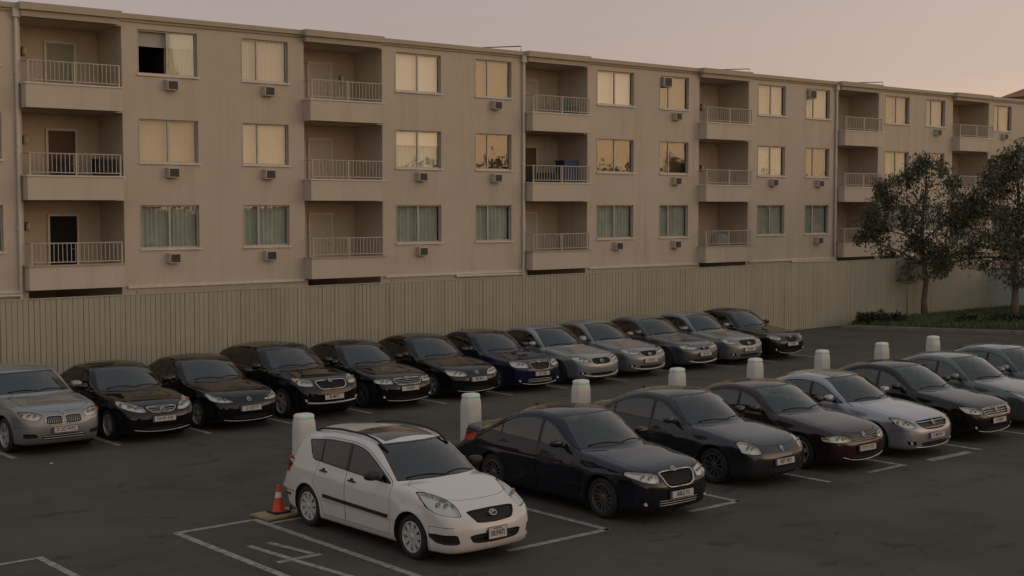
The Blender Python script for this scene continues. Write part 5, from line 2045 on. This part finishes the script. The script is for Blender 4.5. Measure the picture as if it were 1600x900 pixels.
silv_face = dict(lamp=[(0.585, 0.605), (0.55, 0.66), (0.62, 0.72), (0.72, 0.785), (0.808, 0.778), (0.82, 0.66), (0.76, 0.605)], grille=[(0, 0.545), (0.3, 0.555), (0.47, 0.64), (0.53, 0.72), (0, 0.735)], frame=0, bars=('h', 3, 'silver_plastic', .012),
    emblem=('shield', .68), plate=.435, text='IS MON13', intake=[(0, .22), (.40, .23), (.46, .32), (0, .325)], fog=[(.57, .26), (.73, .29), (.74, .36), (.59, .35)], lip=(.58, .20, .235), sunroof=(2.15, 2.75, .42), sunroof_mat='sunroof_tan', amber=True)
make_car('sedan', 'silver sedan with broad black grille bars and a tan sunroof in the front row', sed, silv_face, P_['silver'], 23.35, 14.70, 'five', HC, 'cars in the front row', False)
bar_face = dict(lamp=[(0.508, 0.6), (0.5, 0.66), (0.584, 0.728), (0.75, 0.748), (0.82, 0.735), (0.8, 0.62), (0.65, 0.6)], grille=[(0, 0.53), (0.4, 0.55), (0.46, 0.62), (0.48, 0.7), (0, 0.715)], frame=.009, bars=('h', 4, 'chrome', .009),
    emblem=('shield', .655), plate=.45, text='IV 2AH7', band=False, intake=[(0, .22), (.44, .23), (.50, .33), (0, .335)], lip=(.62, .20, .26), fog=[(.58, .28), (.73, .30), (.74, .37), (.60, .36)])
make_car('sedan', 'black sedan with chrome grille bars at the right of the front row', variant('sedan', roof=.01), bar_face, P_['black_dusty'], 25.90, 14.85, 'twin', HC, 'cars in the front row', False)
gg_face = dict(lamp=[(.38, .60), (.42, .68), (.56, .735), (.72, .80), (.80, .82), (.79, .72), (.68, .64), (.52, .59)], grille=[(0, .52), (.26, .53), (.34, .66), (0, .69)], frame=0, emblem=('oval', .66), plate=.43, text='KB 451')
make_car('sedan', 'grey green sedan behind the black front row sedan with chrome bars', variant('sedan', roof=.02), gg_face, P_['greygreen'], 28.35, 14.95, 'five', HC, 'cars in the front row', False)
make_car('sedan', 'pale grey green car cut off at the right edge, farthest in the front row', variant('sedan', roof=.04), gg_face, P_['greygreen'], 30.75, 15.1, 'five', HC, 'cars in the front row', False)

# back row, left to right
twin_face = dict(lamp=[(0.49, 0.7), (0.4, 0.79), (0.55, 0.845), (0.66, 0.86), (0.8, 0.86), (0.785, 0.76), (0.66, 0.71)], grille=[(0.02, 0.6), (0.32, 0.602), (0.372, 0.65), (0.365, 0.72), (0.34, 0.767), (0.02, 0.765)], frame=.010,
    bars=('v', 9, 'chrome', .0045), emblem=('small', .815), plate=.495, text='D 2CI WP2', intake=[(0, 0.3), (0.42, 0.31), (0.44, 0.4), (0, 0.41)], ibars=('h', 2, 'silver_plastic', .010), fog=[(0.5, 0.36), (0.76, 0.353), (0.76, 0.45), (0.56, 0.44)], fogl=False, amber=True, lip=None)
make_car('crossover', 'pale silver crossover with twin rounded vertical bar grilles at the left edge', variant('suv', roof=-.06), twin_face, P_['silver_cool'], 10.55, 26.0, 'twin', HC, 'cars in the back row')
vee_face = dict(low_face, lamp=[(.34, .632), (.40, .73), (.60, .808), (.74, .85), (.80, .80), (.795, .74), (.70, .69), (.5, .635)], grille=[(0, .61), (.21, .615), (.30, .68), (.335, .724), (0, .73)], frame=.010, bars=('h', 3, 'chrome', .006), emblem=('ring', .675), plate=.485, beltline=True, text='U3 IV1 E1K', lip=(.62, .22, .28))
make_car('sedan', 'black sedan with chrome vee grille second from left in the back row', variant('sedan', roof=.0), vee_face, P_['black'], 12.70, 26.05, 'five', HC, 'cars in the back row')
plain = dict(lamp=[(.352, .628), (.5, .70), (.69, .755), (.775, .81), (.81, .80), (.808, .665), (.6, .625)], grille=None, frame=0, emblem=('ring', .668), plate=.48, text='I2 UX7 9', intake=[(0, .24), (.42, .25), (.46, .34), (0, .345)], lip=(.60, .20, .25), fog=None)
make_car('sedan', 'black sedan with no grille third from left in the back row', variant('sedan', roof=-.01), plain, P_['black'], 14.82, 26.2, 'twin', HC, 'cars in the back row')
suv_face = dict(lamp=[(0.48, 0.78), (0.465, 0.87), (0.5, 0.9), (0.62, 0.94), (0.79, 0.948), (0.8, 0.87), (0.78, 0.8), (0.62, 0.78)], grille=[(0, 0.69), (0.28, 0.695), (0.36, 0.74), (0.42, 0.88), (0, 0.885)], frame=.014, bars=('h', 5, 'grille_black', .008), emblem=('ring', .87), plate=.515, beltline=True,
    text='BI MP72', band=False, intake=[(0, .33), (.42, .34), (.50, .43), (0, .43)], skid=(.66, .375, .405), fog=[(.58, .42), (.74, .45), (.74, .51), (.60, .49)], amber=True)
make_car('crossover', 'black crossover with silver skid plate fourth from left in the back row', variant('suv', roof=-.03), suv_face, P_['black'], 17.0, 26.3, 'five', HC, 'cars in the back row')
box_face = dict(bar_face, lamp=[(.43, .63), (.43, .743), (.6, .748), (.81, .74), (.804, .646), (.6, .63)], grille=[(0, .59), (.30, .595), (.36, .65), (.40, .735), (0, .75)], frame=.011, bars=('h', 4, 'silver_plastic', .007), emblem=('ring', .735), text='IZ VIEV', plate=.505, beltline=True, lip=(.60, .20, .25))
make_car('sedan', 'black sedan with chrome slatted grille fifth from left in the back row', variant('sedan', roof=.02), box_face, P_['black'], 19.25, 26.4, 'mesh', HC, 'cars in the back row')
make_car('sedan', 'black sedan with bright round badge sixth from left in the back row', variant('sedan', roof=.03), dict(plain, lamp=[(.30, .61), (.40, .724), (.6, .75), (.787, .768), (.786, .633), (.5, .605)], text='M5 IIVC', emblem=('ring', .676), plate=.52), P_['black'], 21.55, 26.6, 'twin', HC, 'cars in the back row')
make_car('sedan', 'dark blue sedan between the black and the silver cars of the back row', variant('sedan', roof=.02, nose=.07), dict(chrome_face, grille=[(0, .58), (.22, .585), (.31, .66), (.35, .775), (0, .785)], frame=.009, bars=('h', 4, 'grille_black', .008), lamp=[(.40, .65), (.40, .78), (.55, .82), (.78, .82), (.80, .70), (.72, .665)],
    text='AK 7201', emblem=('ring', .785), plate=.49, lip=(.60, .20, .26)), P_['blue'], 23.68, 26.6, 'twin', HF, 'cars in the back row')
oval = dict(lamp=[(.36, .64), (.50, .76), (.62, .795), (.79, .80), (.80, .71), (.72, .665)], grille=[(0, .575), (.22, .578), (.32, .62), (.33, .70), (.27, .73), (0, .735)], frame=0, bars=('h', 4, 'grille_black', .007), emblem=('oval', .66), plate=None,
    intake=[(0, .25), (.36, .26), (.46, .35), (0, .35)], skid=(.62, .235, .30), fog=[(.56, .30), (.72, .32), (.73, .39), (.58, .38)])
make_car('sedan', 'silver sedan with black oval grille and no plate in the back row', variant('sedan', roof=.03, nose=.03), oval, P_['silver_cool'], 25.85, 26.55, 'multi', HF, 'cars in the back row')
make_car('sedan', 'silver sedan with black trapezoid grille and white plate in the back row', variant('sedan', roof=.02, nose=.03), dict(oval, lamp=[(.36, .67), (.37, .765), (.55, .81), (.70, .82), (.79, .80), (.77, .72), (.6, .68)], grille=[(0, .60), (.2, .61), (.30, .68), (.32, .745), (0, .75)], plate=.485, text='H7 023', band=False), P_['silver_warm'], 28.06, 26.85, 'multi', HF, 'cars in the back row')
make_car('sedan', 'dark grey sedan third from the right in the back row', variant('sedan', roof=.02, nose=.02), dict(plain, lamp=[(.28, .64), (.29, .71), (.5, .76), (.777, .775), (.783, .66), (.5, .635)], skid=(.6, .225, .29), lip=None, grille=[(0, .60), (.16, .605), (.22, .67), (0, .68)], bars=('h', 2, 'grille_black', .006), text='GO 118', plate=.48), P_['grey'], 30.5, 27.0, 'multi', HF, 'cars in the back row')
make_car('sedan', 'warm silver sedan second from the right in the back row', variant('sedan', roof=.03, nose=.03), dict(oval, lamp=[(.507, .66), (.515, .74), (.555, .795), (.70, .812), (.80, .811), (.804, .686), (.65, .66)], grille=[(0, .58), (.15, .59), (.35, .64), (.38, .755), (0, .76)], plate=.48, text='RA 640', skid=None, band=False), P_['silver_warm'], 32.6, 27.0, 'multi', HF, 'cars in the back row')
make_car('sedan', 'black sedan at the right end of the back row nearest the fence end', variant('sedan', roof=.04, nose=.03), dict(suv_face, lamp=[(.47, .645), (.47, .755), (.6, .785), (.74, .795), (.80, .77), (.79, .69), (.65, .645)], grille=[(0, .56), (.18, .565), (.27, .64), (.29, .71), (0, .715)], frame=0, emblem=('ring', .72), plate=.50, text='LX 905',
    intake=[(0, .25), (.40, .26), (.46, .35), (0, .35)], skid=None, lip=(.60, .2, .28), fog=[(.58, .30), (.73, .32), (.74, .38), (.60, .37)]), P_['black_dusty'], 34.7, 27.05, 'multi', HF, 'cars in the back row')
